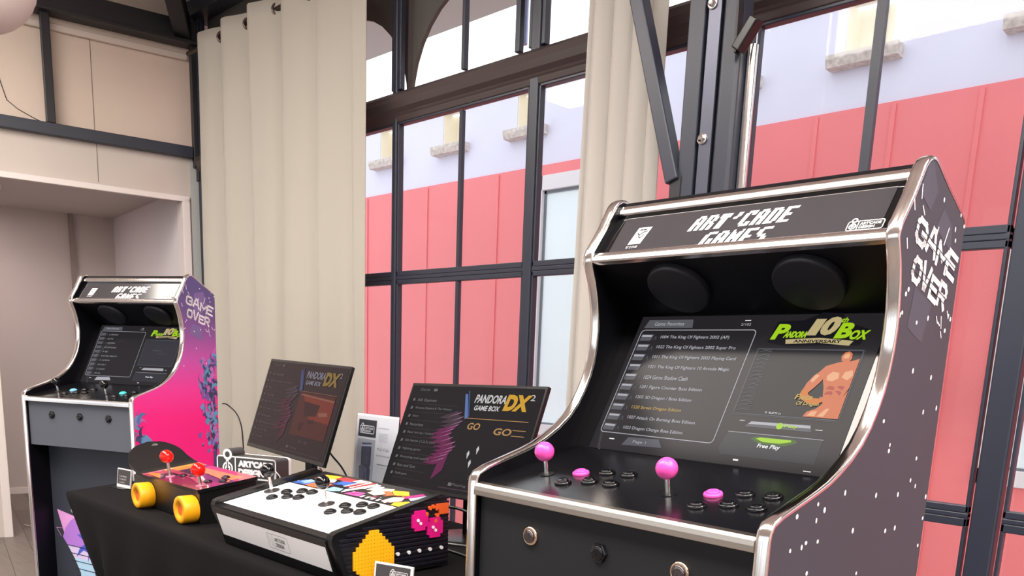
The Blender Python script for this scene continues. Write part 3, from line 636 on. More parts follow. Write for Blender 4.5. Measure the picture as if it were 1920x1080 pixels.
def cabinet(label, loc, rz, pink, spec):
    t = thing('arcade_cabinet', label, 'arcade machine', loc, rz, None)
    TH = .02
    side_mesh(0, TH, inner_black, t)
    if pink: side_mesh(.6-TH, .6, None, t, decor_pink, [pink_side(), white_print, mat('violet_facet', (124, 104, 160), .4)]+[mat('palm_print_%d' % i, c, .45) for i, c in enumerate(PALM)])
    else: side_mesh(.6-TH, .6, None, t, decor_dark, [side_dark, side_facet, white_print])
    mb = MB(); mb.box(.6-TH-.0012, .6-TH-.0002, .02, .5, .2, ZD-.03)
    molding(t, TH/2); molding(t, .6-TH/2)
    # marquee with its two bright rails
    mb = MB(); mb.prism([(0, -.012), (.105, -.012), (.105, -.003), (0, -.003)], TH, .6-TH, Fr(MAR.o, MAR.v, MAR.n))
    mb = MB(); f2 = Fr(MAR.o, MAR.u, MAR.v); mb.box(TH, .6-TH, -.008, .115, -.012, 0, f2, 0); marquee(mb, 1)
    mb.build('marquee', [black_gloss, mat('marquee_charcoal', (56, 54, 58), .12), white_print, mat('pale_grey_print', (205, 208, 214), .5), mat('print_black', (14, 14, 16), .4)], t)
    for y, z in ((.352, .489), (.287, .3965)):
        mb = MB(); fr = Fr((0, y, ZD+z), MAR.v, MAR.n); 
        cs = [(-.011, -.006), (-.011, .003), (-.009, .006), (-.001, .0075), (0, .0065), (.001, .0075), (.009, .006), (.011, .003), (.011, -.006)]
        fr = Fr((0, y, ZD+z), MAR.v, MAR.n, (1, 0, 0)); mb.prism(cs, TH, .6-TH, fr); mb.build('marquee_trim', chrome, t, .001)
    # top, back
    mb = MB(); mb.prism([(.360, .502), (.370, .509), (.510, .443), (.510, -.98), (.495, -.98), (.495, .435)], TH, .6-TH, Fr((0, 0, ZD), (0, 1, 0), (0, 0, 1), (1, 0, 0))); mb.build('back_panel', inner_black, t)
    # speaker board and speakers
    mb = MB(); mb.box(TH, .6-TH, -.002, .152, -.012, 0, Fr(SPK.o, SPK.u, SPK.v)); mb.build('speaker_panel', inner_black, t)
    SN = Fr(SPK.o, SPK.u, SPK.v); sg = 1 if SN.n.dot(V(0, -1, -1)) > 0 else -1
    for cx_ in (.178, .434):
        mb = MB(); fr = Fr(SN(cx_, .080, 0), SN.u, SN.v, SN.n*sg)
        mb.lathe([(.061, 0), (.061, .010), (.0595, .0125), (.057, .0135), (.0, .0145)], fr, 48, 0, True, False)
        mb.build('speaker', mat('speaker_grille_cloth', (20, 22, 32), .6, spec=.4), t)
    # screen
    mb = MB(); mb.box(TH, .6-TH, -.012, .296, -.012, 0, SCR); menu_screen(mb, not pink); mb.build('screen', screen_mats(), t)
    # control panel, front rail
    mb = MB(); mb.box(TH, .6-TH, .006, .275, -.012, 0, CTL); cp = mb.build('control_panel', ctl_black, t)
    mb = MB(); cs = [(.014, -.0145), (.002, -.0165), (-.003, -.021), (-.0045, -.028), (-.0045, -.037), (.012, -.039)]
    mb.prism([(y, z+ZD) for y, z in cs], TH, .6-TH, YZ(0)); mb.build('front_rail', chrome if pink else brushed, t, .001)
    F = lambda x, y: Fr(CTL(x, y, 0), CTL.u, CTL.v)
    jm = mat('black_ball', (12, 12, 15), .15) if pink else pink_ball
    for x, y in ((.100, .100), (.364, .102)): joystick(F(x, y), jm, t)
    accent = ((mat('sky_blue_button', (120, 190, 230), .3), mat('teal_button', (70, 200, 205), .3)) if pink else (pink_ball, pink_ball))
    for g_, ox in enumerate((0, .272)):
        for k, (x, y) in enumerate(((.157, .128), (.200, .149), (.243, .155), (.166, .072), (.205, .096), (.249, .100))):
            push_button(F(x+ox, y), .0148, accent[g_] if k == 0 else black_gloss, t)
    mb = MB(); mb.box(TH+.002, .6-TH-.002, .012, .03, ZD-.223, ZD-.036); mb.build('front_panel', front_grey if not pink else mat('grey_front_board', (84, 88, 98), .5), t, .001)
    gold = mat('warm_chrome_ring', (225, 200, 180), .12, 1)
    for k, x in enumerate((.153, .306, .459)):
        fr = Fr((x, .012, ZD-.091), (1, 0, 0), (0, 0, 1), (0, -1, 0))
        if pink or k == 1: push_button(fr, .0165, black_gloss, t, 'coin_button', hexa=True)
        else: push_button(fr, .0165, gold, t, 'coin_button', mat('dark_chrome', (120, 112, 112), .15, 1), hexa=False)
    mb = MB(); mb.box(TH, .6-TH, .10, .115, .03, ZD-.215); mb.box(TH, .6-TH, .03, .115, ZD-.222, ZD-.212)
    g = Gfx(mb, Fr((0, .10, 0), (1, 0, 0), (0, 0, 1)), .0004, .0002)
    if pink:
        O = [(.044, .509), (.150, .490), (.235, .470), (.30, .40), (.33, .30), (.34, .10), (.16, .10), (.145, .20), (.140, .256), (.100, .330), (.061, .389), (.078, .420), (.072, .450)]
        C_ = lambda a, b: [(x, z) for x, z in O]
        g.poly([(.044, .509), (.170, .478), (.30, .40), (.33, .30), (.150, .28), (.075, .410)], 1, 0)
        g.poly([(.205, .490), (.30, .40), (.33, .25), (.10, .34), (.068, .385), (.085, .425), (.12, .465), (.16, .485)], 2, 1)
        g.poly([(.092, .352), (.34, .325), (.34, .28), (.128, .296)], 3, 2); g.poly([(.128, .296), (.34, .28), (.35, .05), (.20, .05), (.165, .16), (.160, .23)], 4, 2)
        g.poly([(.215, .47), (.232, .43), (.25, .37), (.25, .34), (.262, .29), (.24, .34), (.222, .32), (.205, .28), (.212, .325), (.185, .335), (.14, .30), (.165, .345), (.205, .37), (.15, .405), (.20, .405), (.225, .395)], 5, 4)
        for k in range(8):
            z = .345-k*.034; g.line([(.092+k*.012, z+.006), (.345, z-.012)], .0035, 6, 5)
        g.line([(.232, .35), (.262, .10)], .0035, 6, 5); g.line([(.060, .388), (.035, .425), (.075, .425)], .002, 1, 5)
        g.rrect(.128, .50, .178, .545, .012, .003, 7, 4); g.text("AC", .138, .51, .03, .024, 7, 4)
    mb.build('kick_panel', [kick_grey if pink else front_grey, mat('sticker_pink', (226, 160, 222), .5), mat('sticker_violet', (176, 122, 214), .5), mat('sticker_pale', (214, 200, 236), .5), mat('sticker_ice', (176, 214, 240), .5), mat('sticker_blue', (70, 88, 200), .5), mat('sticker_ink', (28, 24, 60), .5), white_print], t)
    mb = MB(); mb.box(TH, .6-TH, .02, .5, .012, .03); mb.build('base_board', inner_black, t)
    return t
cabinet('large dark grey arcade cabinet at right with pink ball-top joysticks', (-1.10583, 1.01967, 0), -.033907, False, 0)
cabinet('pink and purple sunset-printed arcade cabinet by the alcove at left', (-4.01232, 1.10444, 0), .430835, True, 1)
# ================================================================ TABLE AND WHAT STANDS ON IT
TZ = .75
TOP = [(-2.972, .935), (-1.16, .935), (-1.16, 1.62), (-2.2, 1.66), (-3.32, 1.74), (-3.07, 1.15)]
t = thing('folding_table', 'folding table hidden under the black cloth', 'table')
mb = MB(); mb.prism([(-2.86, .975), (-1.2, .975), (-1.2, 1.58), (-2.86, 1.58)], TZ-.035, TZ-.006); mb.build('table_top', mat('table_board', (90, 84, 80), .6), t)
for x, y in ((-2.35, 1.08), (-1.3, 1.08), (-2.35, 1.5), (-1.3, 1.5)):
    mb = MB(); mb.tube([(x, y, 0), (x, y, TZ-.03)], .015, 12); mb.build('leg', frame_dark, t)
mb = MB(); rows = []
def ring(z, out, ripple):
    c = V(-2.15, 1.3, 0); P = []; n = len(TOP)
    for i in range(n):
        a, b = TOP[i], TOP[(i+1) % n]; k = max(2, int(math.hypot(b[0]-a[0], b[1]-a[1])/.05))
        for j in range(k):
            f = j/k; x = a[0]+(b[0]-a[0])*f; y = a[1]+(b[1]-a[1])*f
            d = (V(x, y, 0)-c); d = V(d.x*.25, d.y, 0).normalized() if abs(d.y) > .2 else V(-1 if d.x < 0 else 1, 0, 0)
            sx = .0
            if x < -2.6 and z < .74: sx = .29*min(1, (TZ-z)/.24)**1.1*(1 if y < 1.0 else .45)*max(0, min(1, (-2.6-x)/.35))
            P.append(V(x+d.x*(out+ripple*sin(i*9+j*1.3))+sx, y+d.y*(out+ripple*sin(i*5+j*1.1)), z))
    return P
R = [ring(TZ, 0, 0), ring(TZ-.004, .006, 0), ring(TZ-.02, .010, .001), ring(.62, .014, .004), ring(.5, .018, .008), ring(.3, .024, .014), ring(.02, .032, .022)]
n = len(R[0]); vs = [p for r_ in R for p in r_]
mb.add(vs, [(i*n+j, i*n+(j+1) % n, (i+1)*n+(j+1) % n, (i+1)*n+j) for i in range(len(R)-1) for j in range(n)], 0, True)
mb.add(R[0], [tuple(range(n))])
tag(mb.build('tablecloth', cloth_black), 'plain black tablecloth draped to the floor over the display table', 'tablecloth')

# ---------------------------------------------------------------- white two-player console
W = .532
t = thing('arcade_console', 'white two-player arcade console with black joysticks and bead picture side', 'arcade console', (-1.969, .983, TZ+.002), .002)
PR = [(0, .003), (-.034, .085), (-.036, .098), (-.032, .108), (-.022, .113), (.10, .138), (.235, .166), (.258, .170), (.272, .164), (.280, .148), (.282, .004)]
def cside(x0, x1, parent, mats, decor=None):
    mb = MB(); n = len(PR); vs = [(x0, y, z) for y, z in PR]+[(x1, y, z) for y, z in PR]
    mb.add(vs, [tuple(range(n-1, -1, -1)), tuple(range(n, 2*n))]); mb.add(vs, [(i, (i+1) % n, n+(i+1) % n, n+i) for i in range(n)])
    if decor: decor(mb)
    return mb.build('side_panel', mats, parent, .0)
def beads(mb):
    fr = YZ(W); g = Gfx(mb, fr, .0004, .0002)
    z = .012
    while z < .165:                                             # ribbed board
        y0 = max(-.03*min(1, z/.085)+.004, -.03 if z < .09 else -.036+(z-.098)/.064*.27+.02); mb.box(y0+.006, .280, z, z+.0052, 0, .0022, fr, 1)
        g.line([(y0+.006, z+.006), (.280, z+.006)], .0005, 5, 1); z += .0098
    P = .0082
    def pix(rows, y0, z0, mi, hole=True):
        nr = len(rows)
        for j, row in enumerate(rows):
            for i, ch in enumerate(row):
                if ch == ' ': continue
                yy = y0+i*P; zz = z0+(nr-1-j)*P; m = mi if ch == '#' else 2
                mb.box(yy, yy+P*.98, zz, zz+P*.98, .0022, .0062, fr, m)
                if hole: g2 = Gfx(mb, fr, .0063, 0); g2.disc(yy+P/2, zz+P/2, P*.12, 4, 0, 6)
    # plain yellow bead lozenge (generic motif)
    rows = []
    for j in range(15):
        k = 7-abs(7-j); wd = min(13, 3+2*k); rows.append(' '*((13-wd)//2)+'#'*wd+' '*((13-wd)//2))
    pix(rows[:-2], .014, .0025, 3)
    ch = ["  ### ", " #####", "######", "######", "#w####", " #w## ", "  ## "]
    def cherry(y0, z0):
        nr = 6; rws = [" ####  ", "###### ", "###### ", "##2### ", "####2# ", " ####  "]
        for j, row in enumerate(rws):
            for i, c_ in enumerate(row):
                if c_ == ' ': continue
                yy = y0+i*P*.92; zz = z0+(5-j)*P*.92; mb.box(yy, yy+P*.92, zz, zz+P*.92, .0022, .0066, fr, 6)
        for a, b in ((.0135, .024), (.021, .0165)): mb.lathe([(.0036, 0), (.0036, .0085)], Fr(fr(y0+a+.002, z0+b, 0), fr.u, fr.v), 12, 2)
    cherry(.170, .094); cherry(.214, .074)
    for y, z, a in ((.212, .130, 7), (.222, .142, 7), (.243, .124, 7), (.238, .112, 7), (.206, .119, 6), (.240, .140, 7), (.225, .115, 6), (.232, .145, 7), (.236, .104, 6)): mb.lathe([(.0045, 0), (.0045, .007)], Fr(fr(y, z, 0), fr.u, fr.v), 12, a)
    mb.box(.240, .275, .138, .150, .0022, .0066, fr, 7); mb.box(.248, .275, .126, .139, .0022, .0066, fr, 7)
    for k, (y, z) in enumerate(((.130, .048), (.161, .0475), (.191, .0475), (.222, .047), (.256, .0465))): mb.lathe([(.0042, 0), (.0042, .005)], Fr(fr(y+.003, z, 0), fr.u, fr.v), 14, 2)
cside(0, .02, t, [black_plastic])
cside(W-.02, W, t, [black_plastic, mat('ribbed_black', (20, 20, 30), .35), white_print, mat('yellow_beads', (250, 180, 20), .45), mat('bead_hole', (120, 70, 10), .6), mat('rib_highlight', (70, 70, 88), .4), mat('magenta_beads', (220, 22, 130), .4), mat('orange_beads', (230, 96, 40), .45)], beads)
TA = math.atan2(.061, .307); TP = Fr((0, -.030, .100), (1, 0, 0), (0, cos(TA), sin(TA)))
mb = MB(); mb.box(.02, W-.02, -.006, .318, -.012, 0, TP, 0)
g = Gfx(mb, TP, .0004, .0002); g.rect(.024, .016, W-.024, .205, 1, 0); g.rect(.024, .205, W-.024, .312, 2, 0)
rnd = random.Random(5)
PAL = [3, 4, 5, 6, 7, 8, 9, 10, 1]
def q4(a, mi, L): g.poly(a, mi, L)
# colourful abstract strip behind the controls
q4([(.03, .21), (.045, .245), (.11, .235), (.10, .215)], 3, 1); q4([(.045, .225), (.06, .25), (.09, .245), (.08, .225)], 10, 2)
q4([(.055, .27), (.06, .298), (.125, .305), (.125, .280)], 4, 1); q4([(.085, .25), (.095, .275), (.135, .28), (.15, .262), (.12, .245)], 9, 2); q4([(.09, .21), (.10, .245), (.16, .25), (.17, .225), (.14, .208)], 5, 3)
q4([(.12, .285), (.14, .305), (.20, .303), (.19, .275)], 6, 2); q4([(.155, .25), (.165, .28), (.215, .285), (.21, .255)], 3, 3); q4([(.18, .21), (.185, .235), (.225, .238), (.235, .22), (.21, .207)], 10, 3)
for k in range(5): q4([(.205+k*.012, .25), (.212+k*.012, .25), (.232+k*.012, .305), (.225+k*.012, .305)], 6 if k % 2 else 1, 4)
q4([(.19, .29), (.2, .308), (.25, .308), (.24, .288)], 1, 3); q4([(.245, .215), (.265, .25), (.30, .30), (.275, .302), (.235, .235)], 1, 3)
q4([(.262, .212), (.275, .235), (.315, .24), (.32, .214)], 8, 4); q4([(.27, .218), (.28, .226), (.31, .234), (.31, .226)], 7, 5); q4([(.29, .26), (.295, .29), (.32, .295), (.315, .262)], 1, 4)
q4([(.315, .245), (.32, .285), (.36, .295), (.375, .262), (.35, .238)], 9, 4); q4([(.345, .27), (.36, .28), (.40, .262), (.385, .25)], 5, 5); q4([(.36, .285), (.41, .298), (.44, .275), (.40, .262)], 4, 4)
for k in range(4): g.rect(.325+k*.021, .213, .335+k*.021, .225, 1, 6)
q4([(.405, .218), (.41, .25), (.44, .262), (.455, .24), (.44, .222), (.425, .212)], 9, 5); q4([(.455, .208), (.445, .225), (.475, .245), (.50, .238), (.50, .21)], 4, 5); q4([(.43, .262), (.46, .30), (.475, .295), (.45, .255)], 7, 6); q4([(.455, .26), (.485, .302), (.50, .29), (.475, .25)], 11, 6)
rnd = random.Random(9)
for k in range(46):
    x = rnd.uniform(.035, .48); y = rnd.uniform(.212, .298); a = rnd.uniform(.004, .011); b = rnd.uniform(.002, .005)
    g.poly([(x, y), (x+a, y+b*.4), (x+a*1.3, y+b*1.5), (x+a*.3, y+b)], rnd.choice([2, 1, 3, 4, 5, 6, 7, 9, 12]), 8+k % 3)
mb.build('top_panel', [black_plastic, white_gloss, mat('art_black', (24, 22, 26), .35), mat('art_blue', (52, 96, 190), .4), mat('art_yellow', (246, 180, 40), .4), mat('art_orange', (244, 104, 60), .4), mat('art_red', (216, 50, 56), .4), mat('art_magenta', (190, 40, 120), .4), mat('art_pink', (232, 86, 160), .4), mat('art_cream', (250, 226, 196), .4), mat('art_sky', (140, 186, 226), .4), mat('art_slate', (160, 176, 190), .4), mat('art_violet', (96, 50, 120), .4)], t)
mb = MB(); FR = Fr((0, -.0095, .0), (1, 0, 0), (0, -.31, .95)); mb.box(.02, W-.02, 0, .098, -.012, 0, FR, 0)
g = Gfx(mb, FR, .0006, .0002); g.rect(.028, .026, W-.024, .084, 1, 0)
g.line(rr(.262, .036, .350, .074, .005), .0008, 2, 2, True); g.line([(.285, .036), (.285, .074)], .0007, 2, 2); g.line([(.268, .05), (.268, .066), (.272, .072)], .0007, 2, 2); g.line([(.277, .042), (.277, .066)], .0007, 2, 2)
g.text("ART'CADE", .293, .057, .045, .010, 2, 3, bold=.02); g.text("DESIGN", .293, .043, .034, .010, 2, 3, bold=.02)
mb.build('front_panel', [black_plastic, white_gloss, mat('ink_grey', (70, 70, 74), .5)], t)
mb = MB(); mb.box(.02, W-.02, .27, .28, .01, .155); mb.box(.02, W-.02, .0, .28, .004, .012); mb.build('back_panel', black_plastic, t)
TF = lambda x, y: Fr(TP(x, y, .0008), TP.u, TP.v)
for x, y in ((.054, .135), (.298, .138)):
    joystick(TF(x, y), black_gloss, t, .0175, .040, mat('washer_dark', (52, 50, 52), .4), .020)
for ox, dy in ((0, 0), (.249, .004)):
    for x, y in ((.108, .146), (.142, .170), (.178, .176), (.115, .100), (.149, .123), (.184, .133)): push_button(TF(x+ox, y+dy), .0148, black_plastic, t)

# ---------------------------------------------------------------- skateboard console
t = thing('skateboard_console', 'black box console topped by a pink skateboard deck, yellow wheels on its front', 'arcade console', (-2.655, 1.03, TZ+.001))
DW = .448; DD = .170
mb = MB(); mb.prism([(0, 0), (0, .086), (DD, .110), (DD, 0)], 0, DW, YZ(0)); mb.build('case', mat('black_case', (16, 15, 17), .3), t, .002)
SL = math.atan2(.024, .17); DK = Fr((0, 0, .0875), (1, 0, 0), (0, cos(SL), sin(SL)))
def deck(u, v, top):
    x = DW+.004-(DW+.12)*u                                     # runs from the right end to the raised nose at left
    e = max(0, (.0-x)/.116); wfac = math.sqrt(max(0, 1-e**2.2)) if x < 0 else 1
    yc = DD/2; y = yc+(v-.5)*(DD+.012)*wfac+.02*max(0, -x)/.116
    z = (.62*max(0, .10-x)**1.5) + (.010 if top else 0)
    return DK(x, y, z)
mbn = MB(); NU, NV = 60, 14
art = [black_plastic, mat('deck_magenta', (160, 40, 86), .07, coat=1), mat('deck_orange', (246, 150, 70), .12, coat=1), mat('deck_plum', (92, 40, 74), .06, coat=1), mat('deck_pink', (206, 66, 100), .1, coat=1), mat('deck_nose_black', (18, 18, 20), .25)]
for top in (True, False):
    vs = [deck(i/NU, j/NV, top) for j in range(NV+1) for i in range(NU+1)]
    for j in range(NV):
        for i in range(NU):
            x = DW-(DW+.12)*(i+.5)/NU; v = (j+.5)/NV
            if not top or x < .075: mi = 5
            elif v > .62 and x > .16: mi = 2 if (v < .86 and x < .42) else 4
            elif x < .14: mi = 2 if v > .35 else 4
            elif v > .55: mi = 3
            else: mi = 1 if v < .45 and x > .2 else 3
            a, b, c, d = (j*(NU+1)+i, j*(NU+1)+i+1, (j+1)*(NU+1)+i+1, (j+1)*(NU+1)+i)
            mbn.add([vs[a], vs[b], vs[c], vs[d]], [(3, 2, 1, 0) if top else (0, 1, 2, 3)], mi, True)
for j in (0, NV):
    for i in range(NU): mbn.add([deck(i/NU, j/NV, False), deck((i+1)/NU, j/NV, False), deck((i+1)/NU, j/NV, True), deck(i/NU, j/NV, True)], [(0, 1, 2, 3)], 5)
for j in range(NV): mbn.add([deck(0, j/NV, False), deck(0, (j+1)/NV, False), deck(0, (j+1)/NV, True), deck(0, j/NV, True)], [(0, 1, 2, 3)], 5)
g = Gfx(mbn, DK, .0108, .0002)
g.poly([(.09, .005), (.20, .0), (.13, .03), (.09, .02)], 2, 1); g.poly([(.10, .06), (.30, .05), (.42, .02), (.44, .03), (.30, .075), (.10, .08)], 4, 1); g.poly([(.2, .12), (.44, .09), (.44, .10), (.24, .13)], 2, 2)
mbn.build('deck', art, t)
mb = MB(); nf = Fr(DK(-.085, DD/2+.03, .0585), (-.5, 0, 1), (0, 1, .1)); mb.lathe([(.011, 0), (.011, .002), (.0, .0022)], nf, 20, 0, True, False); mb.build('deck_badge', mat('badge_silver', (170, 170, 172), .35, .6), t)
DKF = lambda x, y: Fr(DK(x, y, .0102), DK.u, DK.v)
joystick(DKF(.20, .030), red_ball, t, .0195, .045, mat('clear_washer', (190, 120, 150), .2)); joystick(DKF(.407, .026), red_ball, t, .0195, .030, mat('clear_washer', (190, 120, 150), .2))
for ox in (.235, .410):
    for k, (dx, dy) in enumerate(((.0, .055), (.032, .070), (.0, .10)) if ox < .3 else ((-.03, .060), (.004, .090), (-.03, .115))):
        push_button(DKF(ox+dx, dy), .0125, mat('plum_button', (40, 14, 34), .06), t)
yel = mat('yellow_urethane', (240, 166, 20), .4)
for x, z in ((.128, .052), (.410, .044)):
    fr = Fr((x+.0, 0, z), (1, 0, 0), (0, 0, 1), (0, -1, 0)); r = .0385
    if x > .3: z = .040; fr = Fr((x+.005, 0, .0395), (1, 0, 0), (0, 0, 1), (0, -1, 0))
    else: fr = Fr((x-.005, 0, .0395), (1, 0, 0), (0, 0, 1), (0, -1, 0))
    o = MB(); o.lathe([(r*.95, .001), (r, .005), (r, .0405), (r*.975, .0435), (r*.90, .0450), (r*.52, .0450), (r*.46, .038), (.0001, .038)], fr, 40, 0, True, False)
    wo = o.build('wheel', yel, t)
    o = MB(); o.lathe([(r*.44, .037), (r*.40, .0405), (.0001, .0405)], fr, 24, 0, False, False); o.build('bearing', mat('orange_hub', (226, 96, 20), .4), wo)

# ---------------------------------------------------------------- maker's sign (thick cut-out block)
t = thing('block_sign', "thick black and white ART'CADE DESIGN block sign behind the skateboard console", 'sign', (-2.972, 1.548, TZ), .40)
SF = Fr((-.105, 0, 0), (1, 0, 0), (0, 0, 1)); SW = .277; SH = .0845
out = rr(0, .0, SW, SH, .013)
mb = MB(); body = rr(0, 0, SW, SH, .013); mb.prism(body, -.075, 0, SF, 0, True)
mb.lathe([(.0205, -.075), (.0205, 0)], Fr(SF(.052, SH+.006, 0), SF.u, SF.v), 32, 0)
g = Gfx(mb, SF, .0005, .0003)
g.poly(rr(0, 0, SW, SH, .013), 0, 0); g.rrect(.003, .003, SW-.003, SH-.003, .011, .0055, 1, 1)
g.line([(.088, .003), (.088, SH-.003)], .005, 1, 1)
g.disc(.052, SH+.004, .0215, 1, 2, 28); g.disc(.052, SH+.004, .0115, 0, 3, 24)
g.disc(.052, .036, .0245, 1, 2, 30); g.disc(.052, .036, .0175, 0, 3, 30); g.disc(.052, .036, .0125, 1, 4, 26); g.disc(.052, .036, .0070, 0, 5, 22)
g.rect(.0455, .036, .0585, .070, 1, 6); g.rect(.0495, .034, .0545, .062, 0, 7)
g.text("ART'CADE", .101, .045, .160, .026, 1, 2, bold=.08); g.text("DESIGN", .101, .013, .120, .026, 1, 2, bold=.08)
mb.build('sign_body', [mat('sign_charcoal', (62, 62, 62), .4), white_print], t, .0)
mb = MB(); mb.prism(rr(0, 0, SW, SH, .013), -.092, -.0755, SF, 0, False); mb.build('back_plate', white_print, t)

# ---------------------------------------------------------------- flat monitors
def monitor(label, c, yaw, tilt, roll, wd, asp, bright, loc, seed, table_y):
    t = thing('monitor', label, 'monitor', loc)
    X = V(cos(yaw), sin(yaw), 0); N = V(sin(yaw), -cos(yaw), 0); U = V(0, 0, 1)*cos(tilt)-N*sin(tilt)
    X2 = X*cos(roll)+U*sin(roll); U2 = U*cos(roll)-X*sin(roll); cc = V(*c)-V(*loc)
    h = wd*asp; fr = Fr(cc-X2*wd/2-U2*h/2, X2, U2)
    mb = MB(); mb.box(0, wd, 0, h, -.012, 0, fr); mb.box(wd*.2, wd*.8, h*.12, h*.6, -.035, -.012, fr); mb.build('housing', black_plastic, t, .002)
    mb = MB(); m = .008; mb.box(m, wd-m, m+.004, h-m, 0, .0008, fr, 0); g = Gfx(mb, fr, .0012, .0002)
    S = lambda x, y: (m+x*(wd-2*m), m+y*(h-2*m))
    def P(pts, mi, L): g.poly([S(*p) for p in pts], mi, L)
    def T(s_, x, y, w_, h_, mi, L=5, **k): a = S(x, y); g.text(s_, a[0], a[1], w_*wd, h_*h, mi, L, **k)
    # picture: list at left, fan of shards in the middle, preview at right
    for k in range(10):
        y = .86-k*.082
        T(["All Games", "All-time Classics & The History", "History", "Favorites", "Beat 'em up / Action", "3D Series (1,2,3) plus", "Fighting game", "Shooting and action", "Run and Gun", "Puzzle game"][k], .075, y-.02, [.16, .3, .05, .11, .22, .25, .15, .24, .15, .1][k], .026, 2, 4, bold=.012)
        P([(.035, y-.018), (.04, y+.008), (.055, y+.008), (.052, y-.018)], 2, 4); P([(.06, y-.048), (.42-.012*k, y-.054), (.42-.012*k, y-.050), (.06, y-.044)], 3, 3)
    T("Game", .075, .945, .08, .028, 2, 4); P([(.19, .945), (.19, .97), (.22, .97), (.22, .945)], 2, 4)
    r = random.Random(seed)
    for k in range(12):
        y = .70-k*.04; x = .42+.03*sin(k); P([(x-.12, y-.01), (x+.02, y+.05+.02*r.random()), (x+.035, y+.02), (x-.02, y-.02)], 4 if k > 2 else 3, 5); P([(x-.05, y), (x+.05, y+.06), (x+.04, y+.045)], 5, 6)
    P([(.40, .30), (.47, .48), (.45, .2), (.38, .1)], 4, 4)
    P([(.455, .93), (.475, .93), (.525, .71), (.505, .69)], 6, 7); P([(.475, .96), (.485, .96), (.535, .72), (.525, .71)], 7, 8)
    T("PANDORA", .54, .85, .22, .075, 8, 8, shear=.2, bold=.03); T("GAME BOX", .55, .78, .18, .045, 8, 8, shear=.2, bold=.03); T("DX", .76, .79, .16, .14, 9, 9, shear=.2, bold=.06); T("2", .93, .89, .03, .05, 8, 9)
    P([(.52, .70), (.96, .70), (.96, .706), (.52, .706)], 10, 7)
    if bright == 2:
        P([(.52, .69), (.95, .69), (.95, .22), (.52, .22)], 11, 4); P([(.56, .68), (.95, .64), (.95, .40), (.70, .42)], 12, 5); P([(.60, .60), (.8, .58), (.78, .46), (.64, .44)], 13, 6); P([(.54, .66), (.95, .63), (.95, .65), (.54, .675)], 10, 7)
        P([(.80, .50), (.9, .52), (.92, .48), (.82, .46)], 10, 7); P([(.60, .36), (.66, .38), (.64, .28), (.61, .28)], 13, 6); P([(.70, .40), (.76, .42), (.78, .38), (.72, .37)], 13, 6)
    else:
        P([(.53, .66), (.96, .66), (.96, .12), (.47, .12)], 0, 4); T("GO", .54, .60, .09, .06, 10, 6, shear=.2, bold=.02); T("GO", .74, .57, .12, .06, 10, 6, shear=.2, bold=.02); P([(.87, .62), (.96, .62), (.96, .626), (.87, .626)], 10, 6); P([(.87, .57), (.96, .57), (.96, .576), (.87, .576)], 10, 6)
        for x, y in ((.66, .43), (.60, .38), (.63, .30)): P([(x, y), (x+.01, y+.03), (x+.02, y), (x+.01, y-.05)], 8, 6)
    P([(.46, .04), (.96, .04), (.96, .05), (.46, .05)], 3, 3); T("256 / 500", .66, .15, .11, .03, 2, 6); T("Playing", .56, .07, .1, .025, 2, 6); P([(.53, .07), (.53, .10), (.555, .10), (.555, .07)], 2, 6)
    e = .75 if bright == 1 else .6
    bgc = (44, 40, 42) if bright == 1 else (64, 48, 50)
    pre = 'mon%d_' % bright
    mb.build('display', [glow(pre+'bg', bgc, .55), glow(pre+'a', (30, 30, 32), e), glow(pre+'text', (128, 124, 124) if bright == 1 else (110, 96, 96), e), glow(pre+'line', (78, 62, 70), e), glow(pre+'magenta', (120, 44, 88) if bright == 1 else (88, 44, 58), e),
              glow(pre+'shard', (186, 130, 170) if bright == 1 else (110, 90, 112), e), glow(pre+'blue', (104, 130, 190) if bright == 1 else (86, 92, 140), e), glow(pre+'blue2', (70, 90, 140), e), glow(pre+'silver', (226, 222, 222) if bright == 1 else (150, 146, 160), e),
              glow(pre+'gold', (232, 178, 60) if bright == 1 else (160, 130, 70), e), glow(pre+'tan', (206, 156, 100) if bright == 1 else (160, 104, 86), e), glow(pre+'maroon', (96, 50, 46), e), glow(pre+'rust', (142, 62, 50), e), glow(pre+'brown', (74, 44, 44), e)], t)
    # stand
    bc = fr(wd/2, h*.3, -.035); by = bc.y+.03; bx = bc.x
    mb = MB(); mb.bar((bx, by+.01, .006), (bx, by+.01, bc.z), .045, .02, (1, 0, 0)); mb.build('stand', black_plastic, t, .004)
    mb = MB(); mb.lathe([(.105, 0), (.105, .006), (.09, .01), (.0001, .011)], Fr((bx, by-.0, 0)), 40, 0, True, False); mb.build('stand_base', black_plastic, t)
    mb = MB(); mb.lathe([(.036, -.010), (.036, .0)], Fr(fr(wd*.43, -.012, -.002), fr.u, fr.v), 30); 
    return t
monitor('dim maroon-screened monitor standing behind the block sign', (-2.289, 1.381, 1.059), -.086, .307, -.023, .53, .56, 2, (-2.289, 1.42, TZ), 1, 0)
monitor('dark monitor with game list and gold lettering beside the large cabinet', (-1.641, 1.472, 1.020), -.03, .38, .028, .53, .58, 1, (-1.641, 1.5, TZ), 2, 0)

